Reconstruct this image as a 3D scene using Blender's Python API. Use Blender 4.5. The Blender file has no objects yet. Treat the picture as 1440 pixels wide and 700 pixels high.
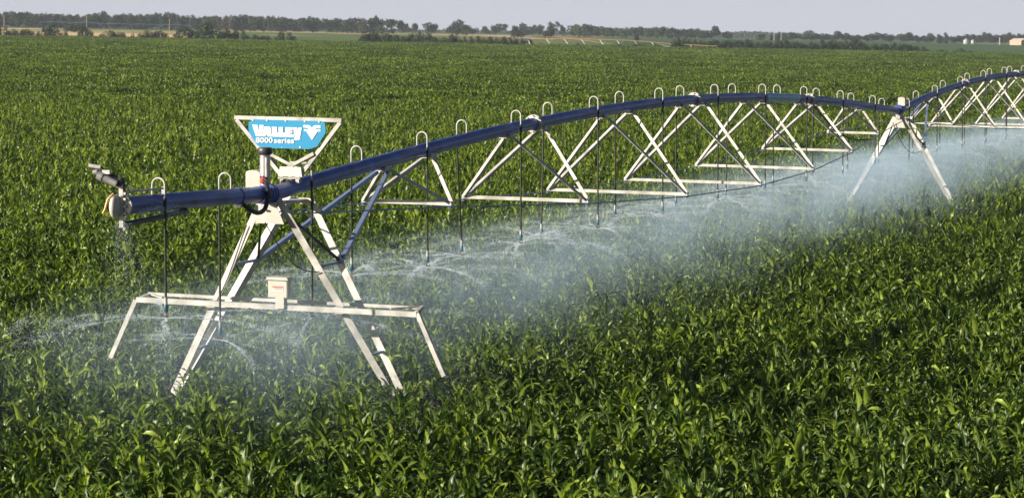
import bpy, math, random
import numpy as np
from mathutils import Vector, Matrix, Quaternion

random.seed(7); RNG = np.random.default_rng(7)
SC = bpy.context.scene
COL = SC.collection

# ------------------------------------------------------------------ survey of the place
F = 4000.0                      # focal length in photo pixels (1440 wide) -> 100 mm lens
HC = 6.24                       # camera height
SLOPE = 0.0174                  # the field falls gently to the right
PITCH = math.atan((350 - 49.5) / F)
D1 = np.array([0.29870968, 0.95434403]); N1 = np.array([D1[1], -D1[0]])
T1 = np.array([-3.45, 40.0]); SPAN = 52.39
T2 = T1 + D1 * SPAN
a_ = math.radians(1.0)
D2 = np.array([D1[0]*math.cos(a_) + D1[1]*math.sin(a_), -D1[0]*math.sin(a_) + D1[1]*math.cos(a_)])
FIELD_END = 1000.0
_kD = [0, 150, 400, 700, 1000, 1100, 1300, 1500, 2000, 3000, 5000, 9000, 20000]
_kZ = [0, 0, .38, .98, 1.8, 2.75, 3.9, 4.75, 5.8, 6.8, 9.0, 13.0, 20.0]
def rise(D): return np.interp(D, _kD, _kZ)
def ground(x, y):
    D = max(1.0, math.hypot(x, y) if y < 0 else y)
    return float(-SLOPE * x + rise(D))
def far(u, D):                  # a compass bearing (as photo column) and a distance -> ground point
    x = (u - 720) / F * D
    return Vector((x, D, ground(x, D)))
def zat(u, v, D):               # height seen at photo row v for a thing at distance D
    c, s = math.cos(PITCH), math.sin(PITCH)
    yy = (350 - v) / F
    return HC + D * (-s + c * yy) / (c + s * yy)

# ------------------------------------------------------------------ materials
def new_mat(name):
    m = bpy.data.materials.new(name); m.use_nodes = True
    nt = m.node_tree
    return m, nt, nt.nodes['Principled BSDF'], nt.nodes['Material Output']
def simple(name, col, rough=.5, metal=0., var=.12, scale=6., spec=.5, bump=0.):
    m, nt, b, out = new_mat(name)
    tc = nt.nodes.new('ShaderNodeTexCoord'); nz = nt.nodes.new('ShaderNodeTexNoise')
    nz.inputs['Scale'].default_value = scale; nz.inputs['Detail'].default_value = 5
    nt.links.new(tc.outputs['Object'], nz.inputs['Vector'])
    r = nt.nodes.new('ShaderNodeValToRGB')
    lo = [max(0, c * (1 - var)) for c in col]; hi = [min(1, c * (1 + var)) for c in col]
    r.color_ramp.elements[0].position = .3; r.color_ramp.elements[1].position = .7
    r.color_ramp.elements[0].color = (*lo, 1); r.color_ramp.elements[1].color = (*hi, 1)
    nt.links.new(nz.outputs['Fac'], r.inputs['Fac']); nt.links.new(r.outputs['Color'], b.inputs['Base Color'])
    b.inputs['Roughness'].default_value = rough; b.inputs['Metallic'].default_value = metal
    b.inputs['Specular IOR Level'].default_value = spec
    if bump:
        bp = nt.nodes.new('ShaderNodeBump'); bp.inputs['Strength'].default_value = bump; bp.inputs['Distance'].default_value = .02
        nt.links.new(nz.outputs['Fac'], bp.inputs['Height']); nt.links.new(bp.outputs['Normal'], b.inputs['Normal'])
    return m
def leafy(name, col, trans, var=.35, rough=.42, spec=.5, tfac=.35, rib=False):
    m, nt, b, out = new_mat(name); L = nt.links.new
    oi = nt.nodes.new('ShaderNodeObjectInfo'); tc = nt.nodes.new('ShaderNodeTexCoord')
    nz = nt.nodes.new('ShaderNodeTexNoise'); nz.inputs['Scale'].default_value = 3.1; nz.inputs['Detail'].default_value = 2
    L(tc.outputs['Object'], nz.inputs['Vector'])
    add = nt.nodes.new('ShaderNodeMath'); add.operation = 'ADD'
    L(nz.outputs['Fac'], add.inputs[0]); L(oi.outputs['Random'], add.inputs[1])
    hf = nt.nodes.new('ShaderNodeMath'); hf.operation = 'MULTIPLY'; hf.inputs[1].default_value = .5; L(add.outputs[0], hf.inputs[0])
    if rib:                                   # random tone per blade; sunlit flecks and shaded gaps painted into its extremes
        at = nt.nodes.new('ShaderNodeAttribute'); at.attribute_name = 'tone'
        m1 = nt.nodes.new('ShaderNodeMath'); m1.operation = 'MULTIPLY_ADD'; L(add.outputs[0], m1.inputs[0]); m1.inputs[1].default_value = .5
        m2 = nt.nodes.new('ShaderNodeMath'); m2.operation = 'MULTIPLY'; m2.inputs[1].default_value = 1.1; L(at.outputs['Fac'], m2.inputs[0]); L(m2.outputs[0], m1.inputs[2])
        hf = nt.nodes.new('ShaderNodeMath'); hf.operation = 'MULTIPLY'; hf.inputs[1].default_value = .5; L(m1.outputs[0], hf.inputs[0])
    def ramp(c):
        r = nt.nodes.new('ShaderNodeValToRGB')
        r.color_ramp.elements[0].position = .25; r.color_ramp.elements[1].position = .75
        if rib:
            r.color_ramp.elements[0].color = (c[0]*.26, c[1]*.30, c[2]*.45, 1); r.color_ramp.elements[1].color = (c[0]*4.7, c[1]*3.3, c[2]*3.2, 1)
            r.color_ramp.elements[1].position = .86; e = r.color_ramp.elements.new(.56); e.color = (c[0]*.95, c[1]*.92, c[2]*1., 1)
            L(hf.outputs[0], r.inputs['Fac']); return r
        r.color_ramp.elements[0].color = (c[0]*(1-var), c[1]*(1-var), c[2]*(1-var*.6), 1)
        r.color_ramp.elements[1].color = (min(1, c[0]*(1+var)), min(1, c[1]*(1+var*.8)), c[2]*(1+var*.3), 1)
        L(hf.outputs[0], r.inputs['Fac']); return r
    r1 = ramp(col); r2 = ramp(trans)
    src = r1.outputs['Color']
    if rib:                                   # pale midrib along the blade
        uv = nt.nodes.new('ShaderNodeUVMap'); sx = nt.nodes.new('ShaderNodeSeparateXYZ'); L(uv.outputs['UV'], sx.inputs[0])
        w = nt.nodes.new('ShaderNodeMath'); w.operation = 'LESS_THAN'; w.inputs[1].default_value = .13; L(sx.outputs['X'], w.inputs[0])
        mx = nt.nodes.new('ShaderNodeMixRGB'); mx.inputs['Color2'].default_value = (.2, .3, .09, 1)
        L(w.outputs[0], mx.inputs['Fac']); L(src, mx.inputs['Color1']); src = mx.outputs['Color']
    L(src, b.inputs['Base Color']); b.inputs['Roughness'].default_value = rough; b.inputs['Specular IOR Level'].default_value = spec
    t = nt.nodes.new('ShaderNodeBsdfTranslucent'); L(r2.outputs['Color'], t.inputs['Color'])
    mix = nt.nodes.new('ShaderNodeMixShader'); mix.inputs['Fac'].default_value = tfac
    L(b.outputs[0], mix.inputs[1]); L(t.outputs[0], mix.inputs[2]); L(mix.outputs[0], out.inputs['Surface'])
    return m

M = {}
M['pipe'] = simple('pipe galvanised shaded blue', (.058, .095, .35), .40, .2, .42, 2.4, .5)  # galvanised pipe; blue of shade and sky reflection is put into the colour
M['steel'] = simple('galvanised steel', (.44, .435, .415), .55, .1, .38, 4.5)
M['steel_shaded'] = simple('galvanised steel shaded blue', (.20, .26, .44), .45, .3, .12, 9.)  # shaded copy of the galvanised steel, bluish shade put into its colour
M['zinc'] = simple('grey zinc casting', (.42, .42, .42), .4, .5, .2, 14.)
M['dark'] = simple('dark metal', (.06, .06, .065), .45, .3, .2, 14.)
M['cream'] = simple('cream enamel', (.49, .465, .425), .45, 0, .09, 5.)
M['white'] = simple('white enamel', (.58, .56, .535), .4, 0, .05, 5.)
M['lettering'] = simple('white lettering', (.72, .72, .72), .45, 0, .02, 5.)
M['sign_blue'] = simple('sign cyan blue', (.0, .225, .45), .6, 0, .05, 3.)
M['decal'] = simple('pale blue decal', (.22, .46, .66), .4, 0, .18, 7.)
M['red'] = simple('red plastic', (.65, .06, .04), .4, 0, .1, 9.)
M['red_dull'] = simple('dull red plastic', (.10, .05, .05), .5, 0, .1, 9.)
M['rubber'] = simple('black rubber', (.015, .015, .017), .5, 0, .2, 12.)
M['green_hose'] = simple('dark green hose', (.05, .10, .06), .5, 0, .2, 12.)
M['teal'] = simple('teal nozzle plastic', (.015, .09, .14), .35, 0, .1, 9.)
M['brass'] = simple('brass lever', (.50, .34, .14), .4, .3, .15, 9.)
M['wood'] = simple('weathered pole wood', (.20, .15, .11), .8, 0, .25, 4.)
M['bark'] = simple('bark', (.13, .10, .075), .9, 0, .3, 3.)
M['tyre'] = simple('tyre rubber', (.02, .02, .02), .8, 0, .3, 8.)
M['barn_wall'] = simple('tan barn siding', (.42, .28, .20), .7, 0, .08, 1.)
M['barn_roof'] = simple('pale barn roof', (.52, .42, .38), .5, 0, .06, 1.)
M['bin'] = simple('corrugated bin steel', (.42, .44, .47), .4, .3, .1, 2.)
M['corn'] = leafy('corn leaf', (.050, .093, .012), (.13, .255, .017), .66, .42, .42, .26, rib=True)
M['corn_far'] = M['corn']
M['stalk'] = simple('corn stalk', (.10, .17, .04), .5, 0, .2, 8.)
M['tree_a'] = leafy('tree leaf dark', (.022, .038, .016), (.04, .07, .016), .35, .6, .3, .25)
M['tree_b'] = leafy('tree leaf mid', (.036, .060, .018), (.06, .10, .018), .35, .6, .3, .25)
M['tree_c'] = leafy('tree leaf brownish', (.048, .050, .024), (.05, .05, .016), .3, .6, .3, .2)
M['bush'] = leafy('shrub leaf', (.028, .045, .018), (.04, .07, .016), .45, .6, .3, .25)

def drop_mat():
    m, nt, b, out = new_mat('water drops')
    b.inputs['Base Color'].default_value = (.80, .88, .96, 1); b.inputs['Roughness'].default_value = .25
    t = nt.nodes.new('ShaderNodeBsdfTranslucent'); t.inputs['Color'].default_value = (.80, .88, .97, 1)
    mx = nt.nodes.new('ShaderNodeMixShader'); mx.inputs['Fac'].default_value = .5
    tr = nt.nodes.new('ShaderNodeBsdfTransparent'); mx2 = nt.nodes.new('ShaderNodeMixShader'); mx2.inputs['Fac'].default_value = .22
    nt.links.new(b.outputs[0], mx.inputs[1]); nt.links.new(t.outputs[0], mx.inputs[2])
    nt.links.new(mx.outputs[0], mx2.inputs[1]); nt.links.new(tr.outputs[0], mx2.inputs[2])
    nt.links.new(mx2.outputs[0], out.inputs['Surface'])
    return m
M['water'] = drop_mat()

# ------------------------------------------------------------------ mesh building
class MB:
    def __init__(s): s.v = []; s.f = []; s.smooth = []
    def add(s, vs, fs, smooth=False):
        o = len(s.v); s.v += [tuple(map(float, p)) for p in vs]; s.f += [tuple(i + o for i in f) for f in fs]; s.smooth += [smooth] * len(fs)
    def box(s, c, size, ax=None):
        c = Vector(c); ax = ax or (Vector((1,0,0)), Vector((0,1,0)), Vector((0,0,1)))
        h = [ax[i] * size[i] * .5 for i in range(3)]
        vs = [c + h[0]*i + h[1]*j + h[2]*k for i in (-1,1) for j in (-1,1) for k in (-1,1)]
        s.add(vs, [(0,1,3,2),(4,6,7,5),(0,4,5,1),(2,3,7,6),(0,2,6,4),(1,5,7,3)])
    def bar(s, p, q, w, h=None, up=(0,0,1)):
        p, q = Vector(p), Vector(q); h = h or w; d = q - p; L = d.length; d.normalize()
        up = Vector(up)
        if abs(d.dot(up)) > .98: up = Vector((0,1,0))
        x = d.cross(up).normalized(); z = x.cross(d).normalized()
        s.box((p+q)/2, (w, L, h), (x, d, z))
    def angle(s, p, q, w, t=.008, face=(0,-1,0)):          # an L section: one flange faces 'face', the other runs away from it
        p, q = Vector(p), Vector(q); d = (q-p); L = d.length; d.normalize()
        fn = Vector(face); fn = (fn - d*fn.dot(d)).normalized(); x = d.cross(fn).normalized()
        c = (p+q)/2
        s.box(c, (w, L, t), (x, d, fn))
        s.box(c - fn*(w*.5 + t*.5) + x*(w*.5 - t*.5), (t, L, w - .0005), (x, d, fn))
    def tube(s, pts, r, n=10, cap=True):
        pts = [Vector(p) for p in pts]; k = len(pts)
        rs = r if isinstance(r, (list, tuple)) else [r]*k
        vs = []; prev = None
        for i, p in enumerate(pts):
            d = (pts[min(i+1, k-1)] - pts[max(i-1, 0)]).normalized()
            if prev is None:
                up = Vector((0,0,1)) if abs(d.z) < .9 else Vector((1,0,0))
                x = d.cross(up).normalized()
            else: x = (prev - d*prev.dot(d)).normalized()
            prev = x; y = d.cross(x)
            for j in range(n):
                a = 2*math.pi*j/n; vs.append(p + (x*math.cos(a) + y*math.sin(a))*rs[i])
        fs = [(i*n+j, i*n+(j+1)%n, (i+1)*n+(j+1)%n, (i+1)*n+j) for i in range(k-1) for j in range(n)]
        s.add(vs, fs, True)
        if cap: s.add(vs[:n], [tuple(range(n))[::-1]]); s.add(vs[-n:], [tuple(range(n))])
    def prism(s, poly, axis, off):                          # poly: list of Vector; extruded along off
        off = Vector(off); n = len(poly); vs = [Vector(p) for p in poly] + [Vector(p)+off for p in poly]
        s.add(vs, [tuple(range(n))[::-1], tuple(range(n, 2*n))] + [(i, (i+1)%n, n+(i+1)%n, n+i) for i in range(n)])
    def build(s, name, mat, parent=None, bevel=0, loc=None):
        me = bpy.data.meshes.new(name); me.from_pydata(s.v, [], s.f); me.polygons.foreach_set('use_smooth', s.smooth)
        me.materials.append(M[mat] if isinstance(mat, str) else mat); me.update()
        o = bpy.data.objects.new(name, me); COL.objects.link(o)
        if parent: o.parent = parent
        if loc is not None: o.location = loc
        if bevel:
            b = o.modifiers.new('bevel', 'BEVEL'); b.width = bevel; b.segments = 2; b.limit_method = 'ANGLE'
        return o
def tag(o, label, cat, group=None, kind=None):
    if label: o['label'] = label
    if cat: o['category'] = cat
    if group: o['group'] = group
    if kind: o['kind'] = kind
    return o
def empty(name, loc, rz=0., label=None, cat=None, group=None):
    o = bpy.data.objects.new(name, None); COL.objects.link(o); o.location = loc; o.rotation_euler.z = rz; o.empty_display_size = .3
    return tag(o, label, cat, group)
def copy_tree(o, parent=None):
    c = o.copy(); COL.objects.link(c); c.parent = parent
    for ch in o.children: copy_tree(ch, c)
    return c
ORD = ['first','second','third','fourth','fifth','sixth','seventh','eighth','ninth','tenth','eleventh','twelfth','thirteenth','fourteenth','fifteenth','sixteenth','seventeenth','eighteenth','nineteenth','twentieth']

class Frame:                     # local frame of a stretch of the machine: a across (towards the near right), s along the pipe, z up
    def __init__(f, o, d):
        f.o = np.array(o); f.d = np.array(d); f.n = np.array([d[1], -d[0]]); f.rz = math.atan2(f.n[1], f.n[0])
        f.base = Vector((o[0], o[1], ground(*o)))
    def xy(f, a, s): return f.o + f.d*s + f.n*a
    def __call__(f, a, s, z):    # height above the sloping field -> local coordinates
        x, y = f.xy(a, s); return Vector((a, s, z - SLOPE*x - f.base.z))
    def world(f, a, s, z):
        x, y = f.xy(a, s); return Vector((x, y, z - SLOPE*x))
FR1 = Frame(T1, D1); FR2 = Frame(T2, D2)

_ps = [0,1.8,3.55,6.07,7.6,11,12.55,16.5,19.2,22,25.3,30.3,34.2,37,41.7,45,50.7,52.4]
_pz = [3.94,4.05,4.15,4.29,4.40,4.56,4.61,4.75,4.81,4.835,4.85,4.83,4.77,4.70,4.54,4.40,4.14,4.05]
_pc = np.polyfit(_ps, _pz, 4)
def pz1(s): return float(np.polyval(_pc, min(max(s, 0), SPAN)))
def pz2(s): return pz1(s) + .17 - .10*math.exp(-s/2.)
PR = .109

# ------------------------------------------------------------------ the pivot machine: spans
MIDS = [5.9, 12.35, 18.7, 25.15, 31.55, 38.05, 44.7]
HALF = [.74, 1.18, 1.46, 1.56, 1.47, 1.21, .73]
NZ = [3.55, 3.28, 3.11, 3.04, 3.12, 3.33, 3.60]
SUNSIDE = (-.6, -.8, .0)
def make_span(fr, pz, label, z_end):
    root = empty('irrigation_span', fr.base, fr.rz, label, 'irrigation pipe', 'spans of the pivot irrigation machine')
    m = MB(); ss = np.linspace(.12, SPAN - .12, 60)
    m.tube([fr(0, s, pz(s)) for s in ss], PR, 20)
    pipe = m.build('pipe', 'pipe', root)
    for s in (12.9, 25.3, 38.3):
        c = MB()
        for ds in (-.045, .045): c.tube([fr(0, s+ds-.02, pz(s)), fr(0, s+ds+.02, pz(s))], PR+.055, 20)
        for k in range(8):
            t = 2*math.pi*k/8; a = math.cos(t)*(PR+.036); z = math.sin(t)*(PR+.036)
            c.tube([fr(a, s-.10, pz(s)+z), fr(a, s+.10, pz(s)+z)], .012, 6)
        c.build('coupling_flange', 'steel', pipe)
    for i, s0 in enumerate(MIDS):
        A, z0 = HALF[i], NZ[i]
        for sb in (s0-1.1, s0+1.1):
            b = MB(); zb = pz(sb) - PR
            b.box(fr(0, sb, zb-.035), (.20, .34, .012)); b.box(fr(-.085, sb, zb-.002), (.014, .30, .085)); b.box(fr(.085, sb, zb-.002), (.014, .30, .085))
            b.box(fr(0, sb, zb+.004), (.15, .05, .05))
            b.build('truss_bracket', 'steel', root)
        for sg in (-1, 1):
            for e in (-1, 1):
                t = MB(); sb = s0 + e*1.1
                t.angle(fr(sg*A, s0 + e*.05, z0), fr(sg*.10, sb - e*.10, pz(sb)-PR-.05), .058, .007, (.97, -.22, .1) if (sg, e) == (1, -1) else (sg*.3-.2, -.9, .1))
                t.build('truss_strut', 'steel', root)
        t = MB(); t.bar(fr(-A-.03, s0, z0-.012), fr(A+.03, s0, z0-.012), .062, .062); t.build('cross_bar', 'steel', root)
    for sg in (-1, 1):
        r = MB(); pts = [fr(sg*.2, .35, pz(.35)-.30)] + [fr(sg*HALF[i], MIDS[i], NZ[i]-.06) for i in range(7)] + [fr(sg*.2, SPAN-.35, pz(SPAN)-.30)]
        r.tube(pts, .0125, 6)
        for p in pts[1:-1]: r.box(p, (.05, .12, .05))
        r.build('truss_rod', 'steel_shaded', root)
    return root, pipe
span1, pipe1 = make_span(FR1, pz1, 'arched pipe span, its blue shade painted in, on white trusses between the two nearest towers', 4.05)
span2, pipe2 = make_span(FR2, pz2, 'arched pipe span rising out of the right edge beyond the second tower', 4.2)
# pale blue marking sleeve on the first span
m = MB(); m.tube([FR1(0, s, pz1(s)) for s in np.linspace(32.6, 36.6, 9)], PR+.004, 20, False); m.build('marking_sleeve', 'decal', pipe1)

# ------------------------------------------------------------------ towers
def make_tower(fr, label, pzf, cover):
    root = empty('drive_tower', fr.base, fr.rz, label, 'tower', 'drive towers of the irrigation machine')
    legs = {}
    for sg in (-1, 1):
        for nm, s0, s1, top in (('front', .12, .66, 3.86), ('back', 1.3, .92, 3.84)):
            p, q = fr(sg*.13, s0, top), fr(sg*1.93, s1, .62)
            l = MB(); l.angle(p, q, .105, .010, (.95, -.3, .1) if (sg, nm) == (-1, 'back') else (-.15, -1, .12)); l.build('leg', 'steel', root)
            legs[(sg, nm)] = (p, q)
    def on(k, z):
        p, q = legs[k]; t = (p.z - (z - 0.)) / (p.z - q.z); return p + (q-p)*t
    lz = lambda z: fr(0, .8, z).z
    # apex plates
    for s0, nm, zb in ((.05, 'apex_plate', 3.53), (1.36, 'apex_plate', 3.74)):
        k = (3.83-zb)/.30
        P = [fr(-.10, s0, 3.83), fr(.10, s0, 3.83), fr(.10+.135*k, s0, zb), fr(-.10-.105*k, s0, zb)]
        m = MB(); m.prism(P, None, (0, .012, 0)); m.build(nm, 'cream', root)
    sd = MB(); sd.box(fr(0, .7, 3.80), (.20, 1.26, .03)); sd.build('saddle', 'steel', root)
    for sg in (-1, 1):
        for z in (2.92, 1.66):
            b = MB(); b.bar(on((sg,'front'), lz(z)), on((sg,'back'), lz(z)), .05, .035); b.build('leg_tie', 'steel_shaded', root)
        b = MB(); b.bar(fr(sg*.15, .16, 3.72), on((sg,'back'), lz(2.95)), .034, .034); b.build('diagonal_rod', 'dark' if sg > 0 else 'green_hose', root)
    # base beam and wheels, down in the crop
    b = MB(); b.bar(fr(-2.05, .8, .60), fr(2.05, .8, .60), .16, .16); b.build('base_beam', 'steel', root)
    for sg in (-1, 1):
        c = fr(sg*2.02, .98, .53)
        w = MB(); n = 28
        prof = [(.27,-.10),(.42,-.14),(.50,-.12),(.53,-.06),(.53,.06),(.50,.12),(.42,.14),(.27,.10)]
        vs = []; 
        for i in range(n):
            t = 2*math.pi*i/n
            for r, y in prof: vs.append(c + Vector((math.cos(t)*r, y, math.sin(t)*r)))
        k = len(prof); w.add(vs, [(i*k+j, ((i+1)%n)*k+j, ((i+1)%n)*k+(j+1)%k, i*k+(j+1)%k) for i in range(n) for j in range(k)])
        for i in range(n):
            t = 2*math.pi*i/n; d = Vector((math.cos(t),0,math.sin(t)))
            w.box(c + d*.54, (.05, .2, .035), (d, Vector((0,1,0)), d.cross(Vector((0,1,0)))))
        ty = w.build('wheel', 'tyre', root)
        r = MB(); r.tube([c+Vector((0,-.07,0)), c+Vector((0,.07,0))], .275, 24); r.tube([c+Vector((0,-.12,0)), c+Vector((0,.12,0))], .08, 12); r.build('rim', 'steel', ty)
    # braces to the span that leaves the tower
    if cover:
        for sg in (-1, 1):
            b = MB(); b.bar(on((sg,'back'), lz(2.91)), fr(sg*.09, 4.75, pzf(4.75)-PR-.06), .06, .06); b.build('tower_brace', 'steel_shaded', root)
    # rounded control cover on top of the pipe
    b = MB(); pr = []
    for (a, z) in ((-.115,0),(.115,0),(.115,.235)): pr.append((a, z))
    for k in range(1, 6):
        t = math.pi*k/6; pr.append((.115*math.cos(t), .235 + .045*math.sin(t)))
    pr.append((-.115,.235))
    cx, cs, cz = cover
    b.prism([fr(cx+a, cs, cz+z) for a, z in pr], None, (0, .26, 0)); box = b.build('control_cover', 'cream', root, .012)
    lb = MB(); lb.box(fr(cx+.117, cs+.13, cz+.16), (.003, .10, .11)); lab = lb.build('warning_label', 'white', box)
    lb = MB(); lb.box(fr(cx+.119, cs+.13, cz+.19), (.003, .09, .02)); lb.box(fr(cx+.119, cs+.13, cz+.155), (.003, .07, .012)); lb.build('red_marking', 'red', lab)
    br = MB(); br.box(fr((cx+.1)*.6, .40, cz-.03), (.36, .20, .04)); br.build('cover_bracket', 'zinc', root)
    return root, on, lz
tower1, on1, lz1 = make_tower(FR1, 'nearest cream steel A-frame tower, with a control box and two end arms above the corn', pz1, (-.33, .28, 3.985))
tower2, on2, lz2 = make_tower(FR2, 'farther A-frame tower standing in white mist at the right', pz2, (.07, .22, 4.215))
def joint(fr, root, pzf):
    g = MB(); g.tube([fr(0, -.13, 3.945), fr(0, .13, 3.945)], PR+.012, 18)
    for s in (-.15, -.05, .06, .15): g.tube([fr(0, s-.012, 3.945), fr(0, s+.012, 3.945)], PR+.026, 18)
    g.build('flex_joint', 'pipe', root)
joint(FR1, tower1, pz1)
g = MB(); g.tube([FR2(0, -.16, 4.09), FR2(0, .18, 4.10)], PR+.02, 18)
for s in (-.15, -.05, .06, .15): g.tube([FR2(0, s-.014, 4.1), FR2(0, s+.014, 4.1)], PR+.045, 18)
g.build('flex_joint', 'pipe', tower2)
st = MB(); st.box(FR2(0, .2, 3.93), (.14, .4, .24)); st.build('pipe_seat', 'steel', tower2)
# riser with cap and hose on the first tower
r = MB(); f1 = FR1; ra = -.075
r.tube([f1(ra, .12, 4.02), f1(ra, .12, 4.10)], .075, 16)
r.tube([f1(ra, .12, 4.20), f1(ra, .12, 4.50)], [.078, .074], 18)
r.tube([f1(ra+.03, .10, 4.10), f1(ra+.03, .10, 4.20)], .05, 14)
r.tube([f1(ra+.055, .05, 4.19), f1(ra+.055, .05, 4.46)], .028, 10)
riser = r.build('pressure_riser', 'zinc', tower1)
r = MB(); r.tube([f1(ra, .12, 4.495), f1(ra, .12, 4.52), f1(ra, .12, 4.58), f1(ra, .12, 4.60)], [.085, .105, .105, .09], 20); r.build('cap', 'dark', riser)
r = MB(); r.tube([f1(ra-.02, .06, 4.115), f1(ra+.04, .03, 4.175)], .044, 14); r.build('red_collar', 'red', riser)
def smooth_path(P, n=5):
    out = []
    for i in range(len(P)-1):
        p0, p1, p2, p3 = P[max(i-1,0)], P[i], P[i+1], P[min(i+2,len(P)-1)]
        for t in np.linspace(0, 1, n, endpoint=False): out.append(.5*((2*p1) + (p2-p0)*t + (2*p0-5*p1+4*p2-p3)*t*t + (3*p1-p0-3*p2+p3)*t**3))
    return out + [P[-1]]
r = MB(); r.tube(smooth_path([f1(-.05,.02,4.15), f1(.07,-.18,4.11), f1(.145,-.32,4.0), f1(.15,-.36,3.87), f1(.15,-.46,3.765), f1(.14,-.65,3.725), f1(.11,-.84,3.765), f1(.04,-.95,3.85)]), .032, 10); r.build('hose', 'rubber', tower1)
for c, z in ((f1(-.42, -.02, 3.80), (.07, .05, .12)), (f1(-.03, .02, 3.72), (.05, .02, .022))):
    r = MB(); r.box(c, z); r.build('clip', 'dark', tower1)
# loose wires on the legs
r = MB(); p, q = f1(-.02, .0, 3.55), on1((1,'front'), lz1(2.85)); pts = [p.lerp(q, t) + Vector((0, -.03, -.22*math.sin(math.pi*t))) for t in np.linspace(0,1,14)]
r.tube(pts, .009, 6); r.build('wire', 'rubber', tower1)
r = MB(); pts = [on1((-1,'front'), lz1(z)) + Vector((.045*math.sin(z*3), -.035, 0)) for z in np.linspace(3.5, 2.35, 16)]; r.tube(pts, .009, 6); r.build('wire', 'rubber', tower1)
r = MB(); p, q = FR2(-.15, .0, 3.7), on2((1,'front'), lz2(2.8)); pts = [p.lerp(q, t) + Vector((0, -.03, -.42*math.sin(math.pi*t))) for t in np.linspace(0,1,14)]
r.tube(pts, .012, 6); r.build('wire', 'rubber', tower2)
# row guidance arms across the nearest tower
gr = MB(); gs = .26
gr.bar(f1(-2.13, gs, 2.345), f1(2.14, gs, 2.325), .075, .075); gb = gr.build('guide_rail', 'steel', tower1)
gr = MB(); gr.bar(f1(-2.12, gs+.36, 2.40), f1(2.07, gs+.36, 2.38), .05, .045); gr.build('guide_rail', 'steel', tower1)
for sg in (-1, 1):
    e = MB(); e.bar(f1(sg*2.13, gs, 2.345), f1(sg*2.09, gs+.36, 2.39), .05, .05); e.bar(f1(sg*1.74, gs+.02, 2.385), f1(sg*2.08, gs+.34, 2.40), .04, .02); e.build('end_fork', 'steel', tower1)
    w = MB(); w.bar(f1(sg*2.15, gs, 2.34), f1(sg*2.55, gs-.02, 1.48), .062, .062); w.build('guide_wand', 'steel', tower1)
    c = MB(); c.box(f1(sg*.98, gs+.03, 2.33), (.13, .12, .10)); c.build('rail_clamp', 'zinc', tower1)
bx = MB(); bx.box(f1(.075, gs+.01, 2.60), (.30, .16, .27)); gbox = bx.build('guidance_box', 'cream', tower1, .02)
for i in range(2): pass
b = MB(); b.prism([f1(-.095,gs-.1,2.725), f1(.245,gs-.1,2.725), f1(.225,gs-.1,2.765), f1(-.075,gs-.1,2.765)], None, (0,.22,0)); b.build('lid', 'cream', gbox)
b = MB(); b.box(f1(.075, gs-.072, 2.60), (.17, .004, .08)); lab = b.build('label', 'white', gbox)
b = MB(); b.box(f1(.075, gs-.076, 2.628), (.16, .004, .016)); b.box(f1(.085, gs-.076, 2.604), (.12, .004, .010)); b.build('red_marking', 'red', lab)
b = MB(); b.box(f1(.105, gs-.01, 2.40), (.13, .13, .16)); b.build('box_post', 'cream', tower1)
b = MB(); P = [f1(.17,gs-.05,2.32), f1(.10,gs-.06,2.24), f1(-.05,gs-.06,2.225), f1(-.25,gs-.06,2.27), f1(-.37,gs-.06,2.30), f1(-.5,gs-.06,2.24), f1(-.6,gs-.06,2.16)]
pts = []
for i in range(len(P)-1):
    for t in np.linspace(0,1,5)[:-1]: pts.append(P[i].lerp(P[i+1], t))
b.tube(pts, .013, 6); b.build('cable', 'rubber', tower1)
# cable swag under the end of the first span
b = MB(); p, q = FR1(.12, 38.3, 4.5), FR1(.75, 43.6, 3.45); pts = [p.lerp(q, t) + Vector((0, 0, -.35*math.sin(math.pi*t))) for t in np.linspace(0,1,18)]
b.tube(pts, .022, 6); b.build('slack_cable', 'rubber', span1)

# ------------------------------------------------------------------ overhang with end gun
over = empty('end_overhang', FR1.base, FR1.rz, 'free pipe end with an end gun, sticking out past the nearest tower', 'pipe end')
oz = lambda s: 3.945 + .026*(-s) - .0018*s*s
m = MB(); m.tube([f1(0, s, oz(s)) for s in np.linspace(-4.72, -.16, 18)], PR+.002, 20); op = m.build('pipe', 'pipe', over)
for s in (-1.05, -.35):
    m = MB(); m.tube([f1(0, s-.03, oz(s)), f1(0, s+.03, oz(s))], PR+.012, 20); m.build('pipe_collar', 'pipe', op)
es = -4.75; ez = oz(es)
m = MB(); m.tube([f1(0, es-.012, ez), f1(0, es+.012, ez)], .135, 24)
m.box(f1(.005, es-.03, ez+.0), (.055, .03, .53))
for z in (.16,.09,.0,-.09,-.16): m.tube([f1(.055, es-.05, ez+z), f1(.055, es+.05, ez+z)], .019, 6)
m.build('end_flange', 'zinc', over)
m = MB(); vs = []; n = 20
for (ds, q) in ((-.02, 1.), (-.09, .97), (-.15, .80), (-.185, .45), (-.195, .1)):
    for k in range(n):
        t = 2*math.pi*k/n; vs.append(f1(-.06 + .062*q*math.cos(t), es+ds, ez-.01 + .155*q*math.sin(t)))
m.add(vs, [(i*n+k, i*n+(k+1)%n, (i+1)*n+(k+1)%n, (i+1)*n+k) for i in range(4) for k in range(n)] + [tuple(range(4*n, 5*n))], True)
m.build('end_boot', 'cream', over)
m = MB(); m.tube([f1(-.06, es-.12, ez+.16), f1(-.12, es-.16, ez+.09), f1(-.155, es-.17, ez-.04), f1(-.185, es-.17, ez-.09)], .014, 8); m.build('lever', 'brass', over)
m = MB(); m.tube([f1(.0, es+.03, ez-.235), f1(.02, es+1.1, ez-.20), f1(.02, es+1.9, oz(es+1.9)-PR-.03)], .038, 12); m.build('drain_pipe', 'dark', over)
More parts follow.
